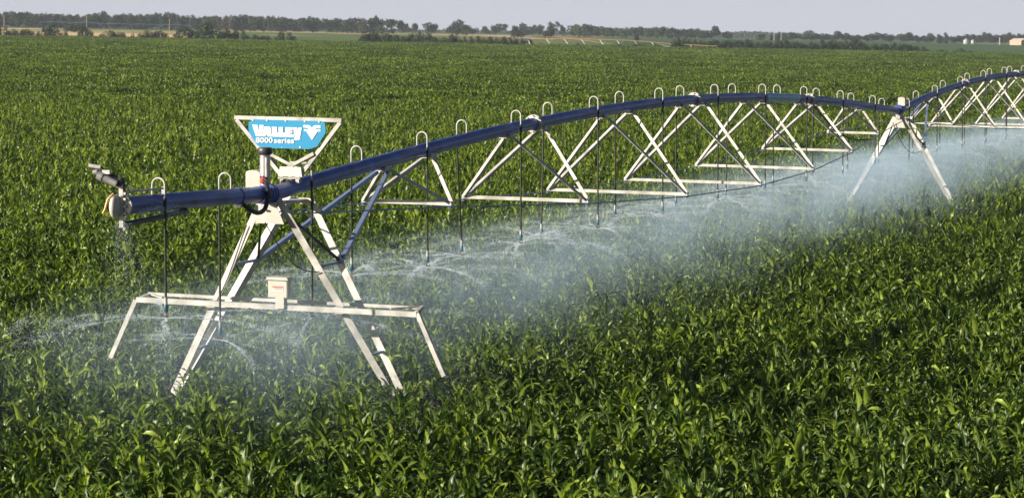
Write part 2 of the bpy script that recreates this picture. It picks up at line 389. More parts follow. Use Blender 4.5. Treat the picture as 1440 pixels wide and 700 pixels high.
m = MB(); m.tube([f1(.02, es+.05, ez-.22), f1(.02, es+.05, ez-.30)], .03, 10); m.build('drain_valve', 'zinc', over)
m = MB(); m.tube([f1(.0, es+.03, ez+.17), f1(.0, es+1.25, ez+.165)], .014, 8); m.box(f1(0, es+1.25, ez+.14), (.04,.05,.09)); m.build('stay_rod', 'zinc', over)
gun = MB(); gz = ez+.22
gun.tube([f1(0, es, gz-.06), f1(0, es, gz+.03)], .045, 12)
gun.box(f1(.02, es, gz+.03), (.26, .06, .018)); gun.tube([f1(-.01, es, gz+.03), f1(-.02, es, gz+.13)], .055, 12)
e1 = f1(-.02, es-.02, gz+.08); e2 = f1(-.29, es-.10, gz+.27)
gun.tube([e1, e2], [.042, .028], 12)
gun_o = gun.build('end_gun', 'dark', over)
g2 = MB(); d = (e2-e1).normalized(); g2.tube([e2 - d*.02 + Vector((.03,0,.0)), e2 + Vector((-.10,-.03,.01))], .026, 10); g2.build('gun_nozzle', 'steel', gun_o)
g2 = MB(); g2.tube([f1(-.03, es-.09, gz+.06), f1(-.20, es-.13, gz+.14)], [.045,.05], 10); g2.tube([f1(-.20, es-.13, gz+.14), f1(-.26, es-.14, gz+.17)], .06, 10); g2.box(f1(-.15, es-.12, gz+.205), (.10,.05,.05)); g2.tube([f1(-.33, es-.13, gz+.19), f1(-.28, es-.12, gz+.2)], .035, 10); g2.build('drive_arm', 'zinc', gun_o)

# ------------------------------------------------------------------ the sign
sign = empty('company_sign', FR1.world(0, .9, pz1(.9)), FR1.rz, 'cyan blue sign in a white triangular frame above the nearest tower', 'sign')
SO = FR1(0, .9, pz1(.9))
def sp(a, z, ds=0.): return FR1(a, .9+ds, z) - SO
m = MB(); m.bar(sp(-.86, 4.985), sp(.79, 4.985), .06, .055); m.build('top_bar', 'steel', sign)
m = MB(); m.bar(sp(-.83, 4.955, .004), sp(-.12, 4.15, .004), .055, .065, (0,1,0)); m.build('side_bar', 'steel', sign)
m = MB(); m.bar(sp(.77, 4.955, .004), sp(.13, 4.15, .004), .055, .065, (0,1,0)); m.build('side_bar', 'steel', sign)
m = MB(); m.bar(sp(-.30, 4.47, -.035), sp(.20, 4.24, -.035), .045, .012, (0,1,0)); m.build('cross_brace', 'steel', sign)
m = MB(); m.bar(sp(.37, 4.50, -.05), sp(-.12, 4.24, -.05), .045, .012, (0,1,0)); m.build('cross_brace', 'steel', sign)
m = MB(); m.prism([sp(-.14,4.30,-.065), sp(.18,4.30,-.065), sp(.20,4.16,-.065), sp(-.17,4.16,-.065)], None, (0,.012,0)); m.build('mount_plate', 'white', sign)
m = MB()
for a in (-.11, .02, .13): m.box(sp(a, 4.115, -.03), (.05, .10, .10))
m.box(sp(0, 4.14, 0), (.34, .16, .02)); m.tube([sp(.0, 4.36, -.02), sp(.26, 4.36, -.02)], .02, 8); m.build('pipe_clamp', 'steel', sign)
def zp(x, y, ds): return sp(-.85 + (350 + x/12.52 - 331)*.01094, 4.96 - (165 + y/12.52 - 170)*.0103, ds)
m = MB(); m.prism([zp(x, y, -.058) for x, y in [(95,55),(1290,55),(1365,90),(1380,250),(1225,500),(1080,548),(240,548),(165,500),(22,280),(22,110)]], None, (0,.010,0)); panel = m.build('sign_panel', 'sign_blue', sign)
LET = [[(88,150),(180,150),(199,262),(214,150),(292,150),(254,348),(152,348)],
 [(298,178),(410,178),(434,348),(360,348),(354,318),(330,318),(322,348),(262,348)],
 [(434,178),(528,178),(528,276),(551,276),(551,348),(441,348)],
 [(556,178),(632,178),(632,276),(670,276),(670,348),(556,348)],
 [(676,178),(802,178),(802,222),(758,222),(758,240),(796,240),(796,280),(758,280),(758,298),(826,298),(826,348),(676,348)],
 [(810,178),(884,178),(894,252),(904,178),(965,178),(927,378),(915,392),(834,394),(830,354),(842,340)]]
m = MB()
for poly in LET: m.prism([zp(x, y, -.0655) for x, y in poly], None, (0,.006,0))
m.box(zp(935, 374, -.0655), (.012,.004,.012))
m.build('sign_lettering', 'lettering', panel)
m = MB()
m.prism([zp(x, y, -.0655) for x, y in [(990,130),(1085,130),(1110,140),(1142,172),(1174,140),(1198,130),(1292,130),(1292,180),(1215,182),(1198,204),(1292,202),(1292,236),(1238,238),(1142,388),(1046,238),(1004,234),(1000,204),(1086,204),(1069,180),(990,172)]], None, (0,.006,0))
m.build('sign_emblem', 'lettering', panel)
for x, y in ((98,68), (348,68), (680,68), (1015,68), (1265,68), (932,518), (612,538)):
    m = MB(); m.tube([zp(x, y, -.062), zp(x, y, -.069)], .012 if y < 530 else .007, 8); m.build('rivet', 'lettering', panel)
def text_mesh(name, body, width, height, loc, mat, parent, fat=.04):
    cu = bpy.data.curves.new('txt', 'FONT'); cu.body = body; cu.size = 1.; cu.extrude = .02; cu.offset = fat; cu.space_character = 1.04
    to = bpy.data.objects.new('txt', cu); COL.objects.link(to)
    bpy.context.view_layer.update()
    me = bpy.data.meshes.new_from_object(to.evaluated_get(bpy.context.evaluated_depsgraph_get()))
    bpy.data.objects.remove(to)
    v = np.zeros(len(me.vertices)*3); me.vertices.foreach_get('co', v); v = v.reshape(-1,3)
    mn, mx = v.min(0), v.max(0); w = (v-mn)/(mx-mn)
    out = np.stack([w[:,0]*width, (1-w[:,2])*.006, w[:,1]*height], 1); me.vertices.foreach_set('co', out.ravel()); me.name = name
    me.materials.clear(); me.materials.append(M[mat]); me.update()
    o = bpy.data.objects.new(name, me); COL.objects.link(o); o.parent = parent; o.location = loc; return o
text_mesh('sign_lettering', '8000', (448-150)/12.52*.01094, 92/12.52*.0103, zp(150, 462, -.0655), 'lettering', panel, .018)
text_mesh('sign_lettering', 'series', (826-474)/12.52*.01094, 90/12.52*.0103, zp(474, 462, -.0655), 'lettering', panel, .018)

# ------------------------------------------------------------------ sprinkler drops
def make_drop(side, L, lean=0.):          # origin on the pipe's axis; hose hangs L below it
    root = empty('sprinkler_drop', (0,0,0))
    R = .0875
    g = MB(); c = side*R; top = .235
    pts = [Vector((0, 0, PR-.03))] + [Vector((0,0,top-.04))]
    for t in np.linspace(0, math.pi, 9): pts.append(Vector((c - side*R*math.cos(t), 0, top + R*math.sin(t))))
    pts.append(Vector((side*2*R, 0, .05)))
    g.tube(pts, .0135, 8); g.build('gooseneck', 'steel', root)
    h = MB(); x = side*2*R
    h.tube([Vector((x, lean*(k/10.)**1.3, .06 - (L+.06-.14)*k/10.)) for k in range(11)], .0165, 8)
    h.tube([Vector((x, 0, .075)), Vector((x, 0, -.02))], .024, 8); h.build('hose', 'rubber', root)
    w = MB(); w.tube([Vector((x, lean, -L+.15)), Vector((x, lean, -L+.06))], .024, 8); w.build('fitting', 'zinc', root)
    n = MB(); n.tube([Vector((x, lean, -L+.06)), Vector((x, lean, -L+.02)), Vector((x, lean, -L-.03)), Vector((x, lean, -L-.05))], [.020,.030,.030,.018], 10)
    nz = n.build('nozzle', 'teal', root)
    n = MB()
    for k in range(3):
        t = 2*math.pi*k/3; n.bar(Vector((x+.03*math.cos(t), lean+.03*math.sin(t), -L-.04)), Vector((x+.03*math.cos(t), lean+.03*math.sin(t), -L-.09)), .008)
    n.tube([Vector((x, lean, -L-.09)), Vector((x, lean, -L-.105))], .032, 10); n.build('deflector', 'red_dull', nz)
    return root
def spray_mesh(seed, reach=1.0, n_str=13, dens=1.0):
    rg = np.random.default_rng(seed); V = []; Fc = []
    def tetra(p, r, d=None):
        o = len(V); q = rg.normal(size=3); q /= np.linalg.norm(q)
        a = np.cross(q, [0.3,.5,.8]); a /= np.linalg.norm(a); b = np.cross(q, a)
        for w in (q*1.1, a-.35*q, -.5*a+.87*b-.35*q, -.5*a-.87*b-.35*q): V.append(p + w*r)
        Fc.extend([(o,o+1,o+2),(o,o+2,o+3),(o,o+3,o+1),(o+1,o+3,o+2)])
    ph = rg.uniform(0, 6.28); g = 9.8
    for k in range(n_str):
        az = ph + 2*math.pi*k/n_str + rg.normal()*.16
        el = math.radians(rg.uniform(1, 8)); v = reach*rg.uniform(8.5, 12.); amt = .10 + 1.25*rg.random()**1.9
        dx = np.array([math.cos(az), math.sin(az), 0])
        def pos(t): return dx*v*math.cos(el)*t*(1-.45*t) + np.array([0,0, v*math.sin(el)*t - .5*g*t*t - .06])
        clump = .30*rg.random(14); wob = rg.normal(size=3)*np.array([.18,.18,.12])
        # tight jet near the nozzle, then breaking up into fine drops
        for _ in range(int(900*dens*amt)):
            t = .27*rg.random() if rg.random() < .45 else abs(clump[rg.integers(0, 14)] + rg.normal()*.006)
            tetra(pos(t) + wob*math.sin(t*60 + az*9)*t*.5 + rg.normal(size=3)*(.003 + .55*t*t), rg.uniform(.0028, .0056))
        for _ in range(int(420*dens*amt) + 30):
            t = .16 + .46*rg.random()
            p = pos(t) + rg.normal(size=3)*np.array([1,1,.55])*(.05 + .85*t*t)
            if p[2] < -1.75: continue
            tetra(p, rg.uniform(.0020, .0046))
    for _ in range(2400):                      # burst right at the deflector
        q = rg.normal(size=3)*np.array([.40,.40,.09]); tetra(q + np.array([0,0,.03 - .25*abs(q[0]+q[1])*rg.random()]), rg.uniform(.0018, .0040))
    for _ in range(int(4600*dens)):           # fine fallout under the fan
        rr = 3.4*reach*rg.random()**.6; az = rg.uniform(0, 6.28)
        tetra(np.array([rr*math.cos(az), rr*math.sin(az), .12 - 1.75*rg.random()**.8 - .02*rr*rr]), rg.uniform(.0014, .0034))
    me = bpy.data.meshes.new('water_spray'); me.from_pydata([tuple(p) for p in V], [], Fc); me.materials.append(M['water']); me.update()
    return me
SPRAYS = [spray_mesh(11+i) for i in range(8)]
def put_spray(P, k, label, sc=1.):
    o = bpy.data.objects.new('water_spray', SPRAYS[k % 8]); COL.objects.link(o); o.location = P
    o.rotation_euler.z = random.uniform(0, 6.28); o.scale = (sc, sc, 1)
    tag(o, label, 'water spray', 'fans of water thrown by the sprinklers'); return o
nozz = {0:2.66, 1:2.14, 2:2.20, 3:2.62, 4:2.59}
DROPS = {}
def drop_at(fr, s, pzv, side, zn, lean, label):
    L = round((pzv - zn)*20)/20.
    key = (side, L, lean)
    if key not in DROPS:
        o = DROPS[key] = make_drop(side, L, lean)
    else: o = copy_tree(DROPS[key])
    o.location = fr.world(0, s, pzv); o.rotation_euler.z = fr.rz
    tag(o, label, 'sprinkler', 'sprinkler hoses hanging from the pipe')
    return fr.world(side*.175, s+lean, pzv - L - .06)
k = 0
where = []
for i in range(22):                                   # along the overhang and the first span, alternating sides
    s = -3.85 + 2.562*i
    side = 1 if i % 2 == 0 else -1
    pzv = oz(s) if s < 0 else pz1(s)
    zn = nozz.get(i, 2.60 + .04*math.sin(i*2.3))
    lean = {5: .25, 7: -.12, 13: -.22, 3: .0}.get(i, 0.)
    if i < 20: w = ORD[i] + ' black sprinkler hose from the free pipe end'
    else: w = ['next to last', 'last'][i-20] + ' black sprinkler hose before the farther tower'
    w += ', hanging on the near side' if side > 0 else ', hanging behind the pipe'
    P = drop_at(FR1, s, pzv, side, zn, lean, w)
    wl = ('water fan from the ' + ORD[i] + ' hose counted from the free pipe end') if i < 20 else 'water fan from the ' + ['next to last', 'last'][i-20] + ' hose before the farther tower'
    put_spray(P, i, wl, 1.0 if i else .9)
for i in range(20):
    s = 1.05 + 2.562*i
    if s > 48: break
    side = 1 if i % 2 == 0 else -1
    if i > 13: continue
    P = drop_at(FR2, s, pz2(s), side, 2.62, 0., ORD[i] + ' sprinkler hose beyond the farther tower')
    put_spray(P, i+2, 'water fan from the ' + ORD[i] + ' hose beyond the farther tower')
# dribble under the end boot
V = MB(); rg = np.random.default_rng(5)
for _ in range(2600):
    t = rg.random(); p = f1(rg.normal()*(.05 + .34*t) + .03, es - .05 + rg.normal()*(.05+.34*t), ez - .2 - 2.0*t**1.15)
    r = rg.uniform(.002, .0052); q = Vector(rg.normal(size=3)).normalized(); a = q.orthogonal().normalized(); b = q.cross(a)
    V.add([p+q*r*1.4, p+a*r, p+(b-a)*r*.7, p-(b+a)*r*.7], [(0,1,2),(0,2,3),(0,3,1),(1,3,2)])
for _ in range(900):
    t = rg.random(); p = f1(.16 + rg.normal()*.05*t, es + .12 + 1.25*t, ez - .10 + .16*t - .20*t*t + rg.normal()*(.015+.03*t))
    r = rg.uniform(.003, .007); q = Vector(rg.normal(size=3)).normalized(); a = q.orthogonal().normalized(); b = q.cross(a)
    V.add([p+q*r*1.4, p+a*r, p+(b-a)*r*.7, p-(b+a)*r*.7], [(0,1,2),(0,2,3),(0,3,1),(1,3,2)])
o = V.build('water_spray', 'water', None); o.location = FR1.base; o.rotation_euler.z = FR1.rz
tag(o, 'water leaking and spraying from the end flange of the free pipe end', 'water spray')

# ------------------------------------------------------------------ drifting mist along the machine
def mist_mat():
    m = bpy.data.materials.new('drifting mist'); m.use_nodes = True; nt = m.node_tree; L = nt.links.new
    nt.nodes.remove(nt.nodes['Principled BSDF']); out = nt.nodes['Material Output']
    tc = nt.nodes.new('ShaderNodeTexCoord'); sx = nt.nodes.new('ShaderNodeSeparateXYZ'); L(tc.outputs['Object'], sx.inputs[0])
    def math_(op, a, b=None, clamp=False):
        n = nt.nodes.new('ShaderNodeMath'); n.operation = op; n.use_clamp = clamp
        for i, v in enumerate((a, b)):
            if v is None: continue
            if isinstance(v, (int, float)): n.inputs[i].default_value = v
            else: L(v, n.inputs[i])
        return n.outputs[0]
    def rng(v, a, b, c=0., d=1.):
        n = nt.nodes.new('ShaderNodeMapRange'); n.interpolation_type = 'SMOOTHSTEP'; L(v, n.inputs[0])
        for i, q in enumerate((a, b, c, d)): n.inputs[i+1].default_value = q
        return n.outputs[0]
    nz = nt.nodes.new('ShaderNodeTexNoise'); nz.inputs['Scale'].default_value = .9; nz.inputs['Detail'].default_value = 3.5
    mp = nt.nodes.new('ShaderNodeMapping'); mp.inputs['Scale'].default_value = (1., 1., .55); mp.inputs['Rotation'].default_value = (.25, .5, 0)
    L(tc.outputs['Object'], mp.inputs['Vector']); L(mp.outputs[0], nz.inputs['Vector'])
    fa = math_('MULTIPLY', rng(sx.outputs['X'], -3.0, -.4), rng(sx.outputs['X'], 3.9, .5))
    fz = math_('MULTIPLY', rng(sx.outputs['Z'], 3.0, 2.3), rng(sx.outputs['Z'], .9, 2.5, .40, 1.25))
    fs = math_('MULTIPLY', rng(sx.outputs['Y'], -8., -2.), rng(sx.outputs['Y'], -2., 46., .85, 1.3))
    dn = math_('MULTIPLY', math_('MULTIPLY', fa, fz), math_('MULTIPLY', fs, rng(nz.outputs['Fac'], .42, .61, .03, 2.0)))
    plume = math_('MULTIPLY', rng(sx.outputs['Y'], 41., 50.), rng(sx.outputs['Y'], 66., 52.)); plume = math_('MULTIPLY', plume, rng(sx.outputs['Z'], 3.4, 2.2))
    dn = math_('MULTIPLY', dn, math_('ADD', 1., plume))
    dn = math_('MULTIPLY', dn, MIST)
    pv = nt.nodes.new('ShaderNodeVolumePrincipled'); pv.inputs['Color'].default_value = (.55, .76, 1., 1); pv.inputs['Anisotropy'].default_value = -.1
    L(dn, pv.inputs['Density']); L(pv.outputs[0], out.inputs['Volume'])
    return m
MIST = .038
m = MB(); P = []
A0, A1, S0, S1 = -3.8, 4.8, -8., 118.
poly = [FR1(A0, S0, .75), FR1(A1, S0, .75), FR1(A1, S0, 3.0), FR1(A0, S0, 3.0)]
q = [FR1(A0, S1, .75), FR1(A1, S1, .75), FR1(A1, S1, 3.0), FR1(A0, S1, 3.0)]
m.add(poly+q, [(0,1,2,3),(7,6,5,4),(0,4,5,1),(1,5,6,2),(2,6,7,3),(3,7,4,0)])
mist = m.build('mist', mist_mat(), None); mist.location = FR1.base; mist.rotation_euler.z = FR1.rz
tag(mist, 'bluish white water mist drifting over the corn along the sprinkler pipe', 'mist', None, 'stuff')

# ------------------------------------------------------------------ ground
def vnoise(x, y, sc, seed):
    r = np.random.default_rng(seed); T = r.random((64, 64)); x = np.asarray(x)/sc + 500.3; y = np.asarray(y)/sc + 500.7
    xi, yi = np.floor(x).astype(int), np.floor(y).astype(int); fx, fy = x-xi, y-yi; fx = fx*fx*(3-2*fx); fy = fy*fy*(3-2*fy)
    g = lambda i, j: T[(xi+i) % 64, (yi+j) % 64]
    return (g(0,0)*(1-fx)+g(1,0)*fx)*(1-fy) + (g(0,1)*(1-fx)+g(1,1)*fx)*fy
us = np.concatenate([np.linspace(-3000, -500, 18), np.linspace(-420, 1860, 230), np.linspace(1960, 4500, 18)])
Ds = np.concatenate([[-60, -20, 5, 15, 25], np.linspace(32, 160, 24), np.linspace(190, 990, 40), np.linspace(998, 2700, 260), np.linspace(2800, 9000, 30), [11000, 14000]])
U, DD = np.meshgrid(us, Ds)
Deff = np.maximum(DD, 60)
X = (U-720)/F*np.where(DD < 60, 400., np.maximum(DD, 400.) if False else DD)
X = np.where(DD < 300, (U-720)/F*300., X)
Z = -SLOPE*X + rise(np.maximum(DD, 1))
vr = (HC - rise(np.maximum(DD, 1))) * F / np.maximum(DD, 1)       # how far below eye level, used only to lay out the field strips
n1 = vnoise(X, DD*.35, 60, 1); n2 = vnoise(X, DD*.25, 18, 2); n3 = vnoise(X, DD, 220, 3)
C = np.zeros(U.shape + (3,)); C[:] = (.028, .022, .016)           # bare soil under the corn
green = np.array([.105, .16, .05]); dgreen = np.array([.042, .085, .032]); tan = np.array([.75, .54, .31]); olive = np.array([.20, .20, .08]); pale = np.array([.55, .45, .32])
farm = DD > FIELD_END - 6
def paint(mask, col, amt=1.):
    a = np.clip(mask*amt, 0, 1)[..., None]; C[:] = C*(1-a) + np.array(col)*a
def band(q, lo, hi, w=.5): return np.clip((q-lo)/w+.5, 0, 1)*np.clip((hi-q)/w+.5, 0, 1)
jit = (n1-.5)*2.2 + (n2-.5)*1.2
base = green*(.8+.5*n2[..., None]) ; base = base*(1-.35*n3[..., None]) + olive*(.35*n3[..., None])
C[farm] = base[farm]
fm = farm.astype(float)
left = band(U, -2000, 275, 20)
paint(fm*left*band(vr+jit*.4, 1.9, 20), (.26, .27, .11), .85)
paint(fm*left*band(vr+jit*.6, 7.4, 11.6), tan*.95)
paint(fm*band(U, -200, 60, 20)*band(vr+jit*.5, 2.6, 3.6), tan, .8)
paint(fm*band(U, 20, 60, 10)*band(vr, 2.6, 3.5), tan, .8)
paint(fm*left*band(vr+jit*1.2, 3.8, 8.0)*(n2 > .55), tan*.8, .55)
paint(fm*band(U, 90, 290, 20)*band(vr+jit*.3, 11.4, 13), (.30, .27, .10), .8)
paint(fm*left*band(vr, -5, 1.8), dgreen)
mid = band(U, 300, 745, 15)
paint(fm*mid*band(vr+jit*.2, .7, 1.7, .3), tan*.9, .9)
paint(fm*mid*band(vr+jit*.8, 1.6, 4.0)*(n2 > .48), tan*.7, .45)
paint(fm*band(U, 370, 470, 20)*band(vr+jit*.8, 6.0, 10.0)*(n1 > .5), tan*.85, .7)
hill = band(U, 640, 850, 25)
paint(fm*hill*band(vr+jit*.7 + (U-760)*.03, 1.2, 9.0), (.20, .17, .075), .75)
paint(fm*band(U, 690, 775, 14)*band(vr - 1.2 - (U-690)*.045, -.6, .9, .4), pale, .9)
paint(fm*band(U, 780, 860, 8)*band(vr - 1.0 - (U-785)*.125, -.35, .35, .3), tan, .85)
rightf = band(U, 860, 6000, 60)
paint(fm*rightf, (.062, .112, .045)); paint(fm*rightf*band(vr, 5, 20, 4)*band(U, 1200, 6000, 60), (.075, .135, .050), .8)
paint(fm*band(U, 1370, 1500, 10)*band(vr+jit*.1, .2, .9, .3), (.45, .30, .20), .7)
verts = np.stack([X, DD, Z], -1).reshape(-1, 3); nu = len(us); nd = len(Ds)
fc = [(i*nu+j, i*nu+j+1, (i+1)*nu+j+1, (i+1)*nu+j) for i in range(nd-1) for j in range(nu-1)]
me = bpy.data.meshes.new('ground'); me.from_pydata(verts.tolist(), [], fc)
ca = me.color_attributes.new('field', 'FLOAT_COLOR', 'POINT'); ca.data.foreach_set('color', np.concatenate([C.reshape(-1,3), np.ones((nu*nd,1))], 1).ravel())
gm, nt, b, out = new_mat('farmland'); vc = nt.nodes.new('ShaderNodeVertexColor'); vc.layer_name = 'field'
nz = nt.nodes.new('ShaderNodeTexNoise'); nz.inputs['Scale'].default_value = .35; nz.inputs['Detail'].default_value = 8; tcn = nt.nodes.new('ShaderNodeTexCoord'); nt.links.new(tcn.outputs['Object'], nz.inputs['Vector'])
rp = nt.nodes.new('ShaderNodeMapRange'); rp.inputs[3].default_value = .55; rp.inputs[4].default_value = 1.4; nt.links.new(nz.outputs['Fac'], rp.inputs[0])
mul = nt.nodes.new('ShaderNodeVectorMath'); mul.operation = 'SCALE'; nt.links.new(vc.outputs['Color'], mul.inputs[0]); nt.links.new(rp.outputs[0], mul.inputs['Scale'])
nt.links.new(mul.outputs[0], b.inputs['Base Color']); b.inputs['Roughness'].default_value = .95; b.inputs['Specular IOR Level'].default_value = .1
me.materials.append(gm); me.polygons.foreach_set('use_smooth', [True]*len(fc)); me.update()
g = bpy.data.objects.new('ground', me); COL.objects.link(g); tag(g, 'gently sloping farmland with green crops and tan stubble strips', 'ground', None, 'structure')

# ------------------------------------------------------------------ corn
def corn_mesh(seed, segs=6, nleaf=9, fold=True, h=1.0, offs=((0,0),), wid=1.0):
    r = np.random.default_rng(seed); V = []; Fc = []; UV = []; TN = []
    for ox, oy in offs:
        az0 = r.uniform(0, 6.28); H = h*r.uniform(.86, 1.1)
        if fold:                                           # stalk
            o = len(V)
            for z, rad in ((0, .016), (H*.72, .008)):
                for k in range(4): V.append((ox+rad*math.cos(k*1.57), oy+rad*math.sin(k*1.57), z))
            for k in range(4): Fc.append((o+k, o+(k+1)%4, o+4+(k+1)%4, o+4+k)); UV += [(.5,.5)]*4; TN.append(.4)
        for i in range(nleaf):
            q = i/(nleaf-1.); az = az0 + math.pi*i + r.normal()*.35
            z0 = H*(.40 + .46*q); Ln = r.uniform(.155, .29)*(.80 + .55*math.sin(math.pi*min(1, q*.9+.1)))*(.85 if q > .9 else 1.)
            W = wid*r.uniform(.052, .090)*(.75 + .35*math.sin(math.pi*q))
            th = math.radians(r.uniform(6, 30) - 10*q); bend = math.radians(r.uniform(45, 150))*(1.15 - .6*q)
            tone = min(1, max(0, r.normal()*.27 + .5)); tone = 1.25 if r.random() < .06 else tone  # a few blades take the brightest tone as painted sunlit flecks
            tw = r.normal()*.5; wav = r.uniform(0, 6.28)
            p = np.array([ox, oy, z0]); o = len(V)
            for k in range(segs+1):
                t = k/segs; a = th + bend*t**1.5
                if k: p = p + np.array([math.cos(az)*math.sin(a), math.sin(az)*math.sin(a), math.cos(a)])*Ln/segs
                w = W*.5*(min(1, .45 + 2.2*t))*(1 - t**2.4) + .002
                sd = np.array([-math.sin(az), math.cos(az), 0]); nm = np.array([-math.cos(az)*math.cos(a), -math.sin(az)*math.cos(a), math.sin(a)])
                c, s = math.cos(tw*t), math.sin(tw*t); sd, nm = sd*c + nm*s, nm*c - sd*s
                ru = .010*math.sin(wav + t*9)
                if fold: V += [tuple(p + sd*w + nm*(w*.42+ru)), tuple(p), tuple(p - sd*w + nm*(w*.42-ru))]
                else: V += [tuple(p + sd*w), tuple(p - sd*w)]
                az += r.normal()*.07
            n = 3 if fold else 2
            for k in range(segs):
                for j in range(n-1):
                    b0 = o + k*n + j; Fc.append((b0, b0+1, b0+n+1, b0+n))
                    u0, u1 = ((1., 0.) if j == 0 else (0., 1.)) if fold else (.5, .5)
                    UV += [(u0, k/segs), (u1, k/segs), (u1, (k+1)/segs), (u0, (k+1)/segs)]; TN.append(tone)
    me = bpy.data.meshes.new('corn_plant'); me.from_pydata(V, [], Fc); uv = me.uv_layers.new(name='UVMap')
    uv.data.foreach_set('uv', np.array(UV).ravel()); ta = me.attributes.new('tone', 'FLOAT', 'FACE'); ta.data.foreach_set('value', np.array(TN, dtype=np.float32)); me.materials.append(M['corn']); me.polygons.foreach_set('use_smooth', [True]*len(Fc)); me.update()
    return me
HCORN = 1.25
NEAR = [corn_mesh(100+i, 6, 11, True, HCORN) for i in range(16)]
MID = [corn_mesh(200+i, 4, 9, False, HCORN) for i in range(10)]
def patch(seed, n, size, segs, nl, wid):
    r = np.random.default_rng(seed); return corn_mesh(seed, segs, nl, False, HCORN, [(r.uniform(-size/2, size/2), r.uniform(-size/2, size/2)) for _ in range(n)], wid)
FARP = [patch(300+i, 80, 3.2, 3, 8, 1.5) for i in range(6)]
HORP = [patch(400+i, 260, 9., 2, 5, 3.2) for i in range(5)]
RD = np.array([math.cos(1.2), math.sin(1.2)]); RN = np.array([-RD[1], RD[0]])
def rows(x0, x1, y0, y1, pitch, gap, jit):
    c = np.array([(x0, y0), (x1, y0), (x0, y1), (x1, y1)]); pa, pb = c@RD, c@RN
    A = np.arange(pa.min(), pa.max(), gap); B = np.arange(pb.min(), pb.max(), pitch)
    a, b = np.meshgrid(A, B); a = a + RNG.normal(size=a.shape)*jit; b = b + RNG.normal(size=b.shape)*jit*.8
    return np.stack([(a[..., None]*RD + b[..., None]*RN)[..., 0].ravel(), (a[..., None]*RD + b[..., None]*RN)[..., 1].ravel()], 1)
def wedge(P, y0, y1, m=4.0):
    return P[(P[:,1] >= y0) & (P[:,1] < y1) & (np.abs(P[:,0]) < P[:,1]*.186 + m)]
def clear_track(P):              # wheel track gaps by the tower feet
    keep = np.ones(len(P), bool)
    for fr in (FR1, FR2):
        for sg in (-1, 1):
            c = fr.xy(sg*2.0, .95); d = P - c; al = d@fr.d; ac = d@fr.n
            keep &= ~((np.abs(al) < .13) & (np.abs(ac) < .40))
    return P[keep]
def zs(P): return -SLOPE*P[:,0] + rise(P[:,1])
near = clear_track(wedge(rows(-40, 40, 24, 130, .66, .135, .055), 24, 120))
y_ind = 33.2
inframe = (near[:,1] > 30.2) & (near[:,1] < 36) & (np.abs(near[:,0]) < near[:,1]*.18)
cand = np.where(inframe)[0]; cand = cand[np.argsort(near[cand,1])][:298]
pl = near[cand]; near = np.delete(near, cand, 0)
for i, (x, y) in enumerate(pl):
    o = bpy.data.objects.new('corn_plant', NEAR[i % 16]); COL.objects.link(o); o.location = (x, y, ground(x, y))
    o.rotation_euler = (RNG.normal()*.07, RNG.normal()*.07, RNG.uniform(0, 6.28)); s = RNG.uniform(.86, 1.14); o.scale = (s, s, s*RNG.uniform(.92, 1.1))
    tag(o, 'leafy green corn plant in the frontmost rows along the bottom of the field', 'corn plant', 'frontmost corn plants')
def field(name, P, meshes, label, smin, smax, tilt=.07):
    n = len(P); co = np.stack([P[:,0], P[:,1], zs(P)], 1)
    me = bpy.data.meshes.new(name); me.vertices.add(n); me.vertices.foreach_set('co', co.ravel())
    rot = np.stack([RNG.normal(size=n)*tilt, RNG.normal(size=n)*tilt, RNG.uniform(0, 6.283, n)], 1)
    big = vnoise(P[:,0], P[:,1], 2.6, 9)*.6 + vnoise(P[:,0], P[:,1], 9., 10)*.4
    s = RNG.uniform(smin, smax, n)*(.80 + .38*big); scl = np.stack([s, s, s*RNG.uniform(.9, 1.12, n)], 1)
    for nm, arr in (('rot', rot), ('scl', scl)):
        a = me.attributes.new(nm, 'FLOAT_VECTOR', 'POINT'); a.data.foreach_set('vector', arr.ravel())
    a = me.attributes.new('pick', 'INT', 'POINT'); a.data.foreach_set('value', RNG.integers(0, len(meshes), n).astype(np.int32))
    me.materials.append(M['corn']); me.update()
    o = bpy.data.objects.new(name, me); COL.objects.link(o)
    ng = bpy.data.node_groups.new(name, 'GeometryNodeTree'); ng.interface.new_socket('Geometry', in_out='INPUT', socket_type='NodeSocketGeometry'); ng.interface.new_socket('Geometry', in_out='OUTPUT', socket_type='NodeSocketGeometry')
    N = ng.nodes.new; L = ng.links.new; gi, go = N('NodeGroupInput'), N('NodeGroupOutput'); iop = N('GeometryNodeInstanceOnPoints'); jn = N('GeometryNodeJoinGeometry')
    for ms in meshes:
        po = bpy.data.objects.new('corn_pattern', ms); oi = N('GeometryNodeObjectInfo'); oi.inputs['Object'].default_value = po; oi.inputs['As Instance'].default_value = False
        g2 = N('GeometryNodeGeometryToInstance'); L(oi.outputs['Geometry'], g2.inputs[0]); L(g2.outputs[0], jn.inputs[0])
    def at(nm, dt):
        a = N('GeometryNodeInputNamedAttribute'); a.data_type = dt; a.inputs['Name'].default_value = nm; return a.outputs['Attribute']
    L(gi.outputs[0], iop.inputs['Points']); L(jn.outputs[0], iop.inputs['Instance']); iop.inputs['Pick Instance'].default_value = True
    L(at('pick', 'INT'), iop.inputs['Instance Index']); L(at('scl', 'FLOAT_VECTOR'), iop.inputs['Scale'])
    e2r = N('FunctionNodeEulerToRotation'); L(at('rot', 'FLOAT_VECTOR'), e2r.inputs[0]); L(e2r.outputs[0], iop.inputs['Rotation'])
    L(iop.outputs[0], go.inputs[0])
    md = o.modifiers.new('rows', 'NODES'); md.node_group = ng
    tag(o, label, 'corn crop', None, 'stuff'); return o
def split(P, y): return P[P[:,1] < y], P[P[:,1] >= y]
pa, pb = split(near, 75)
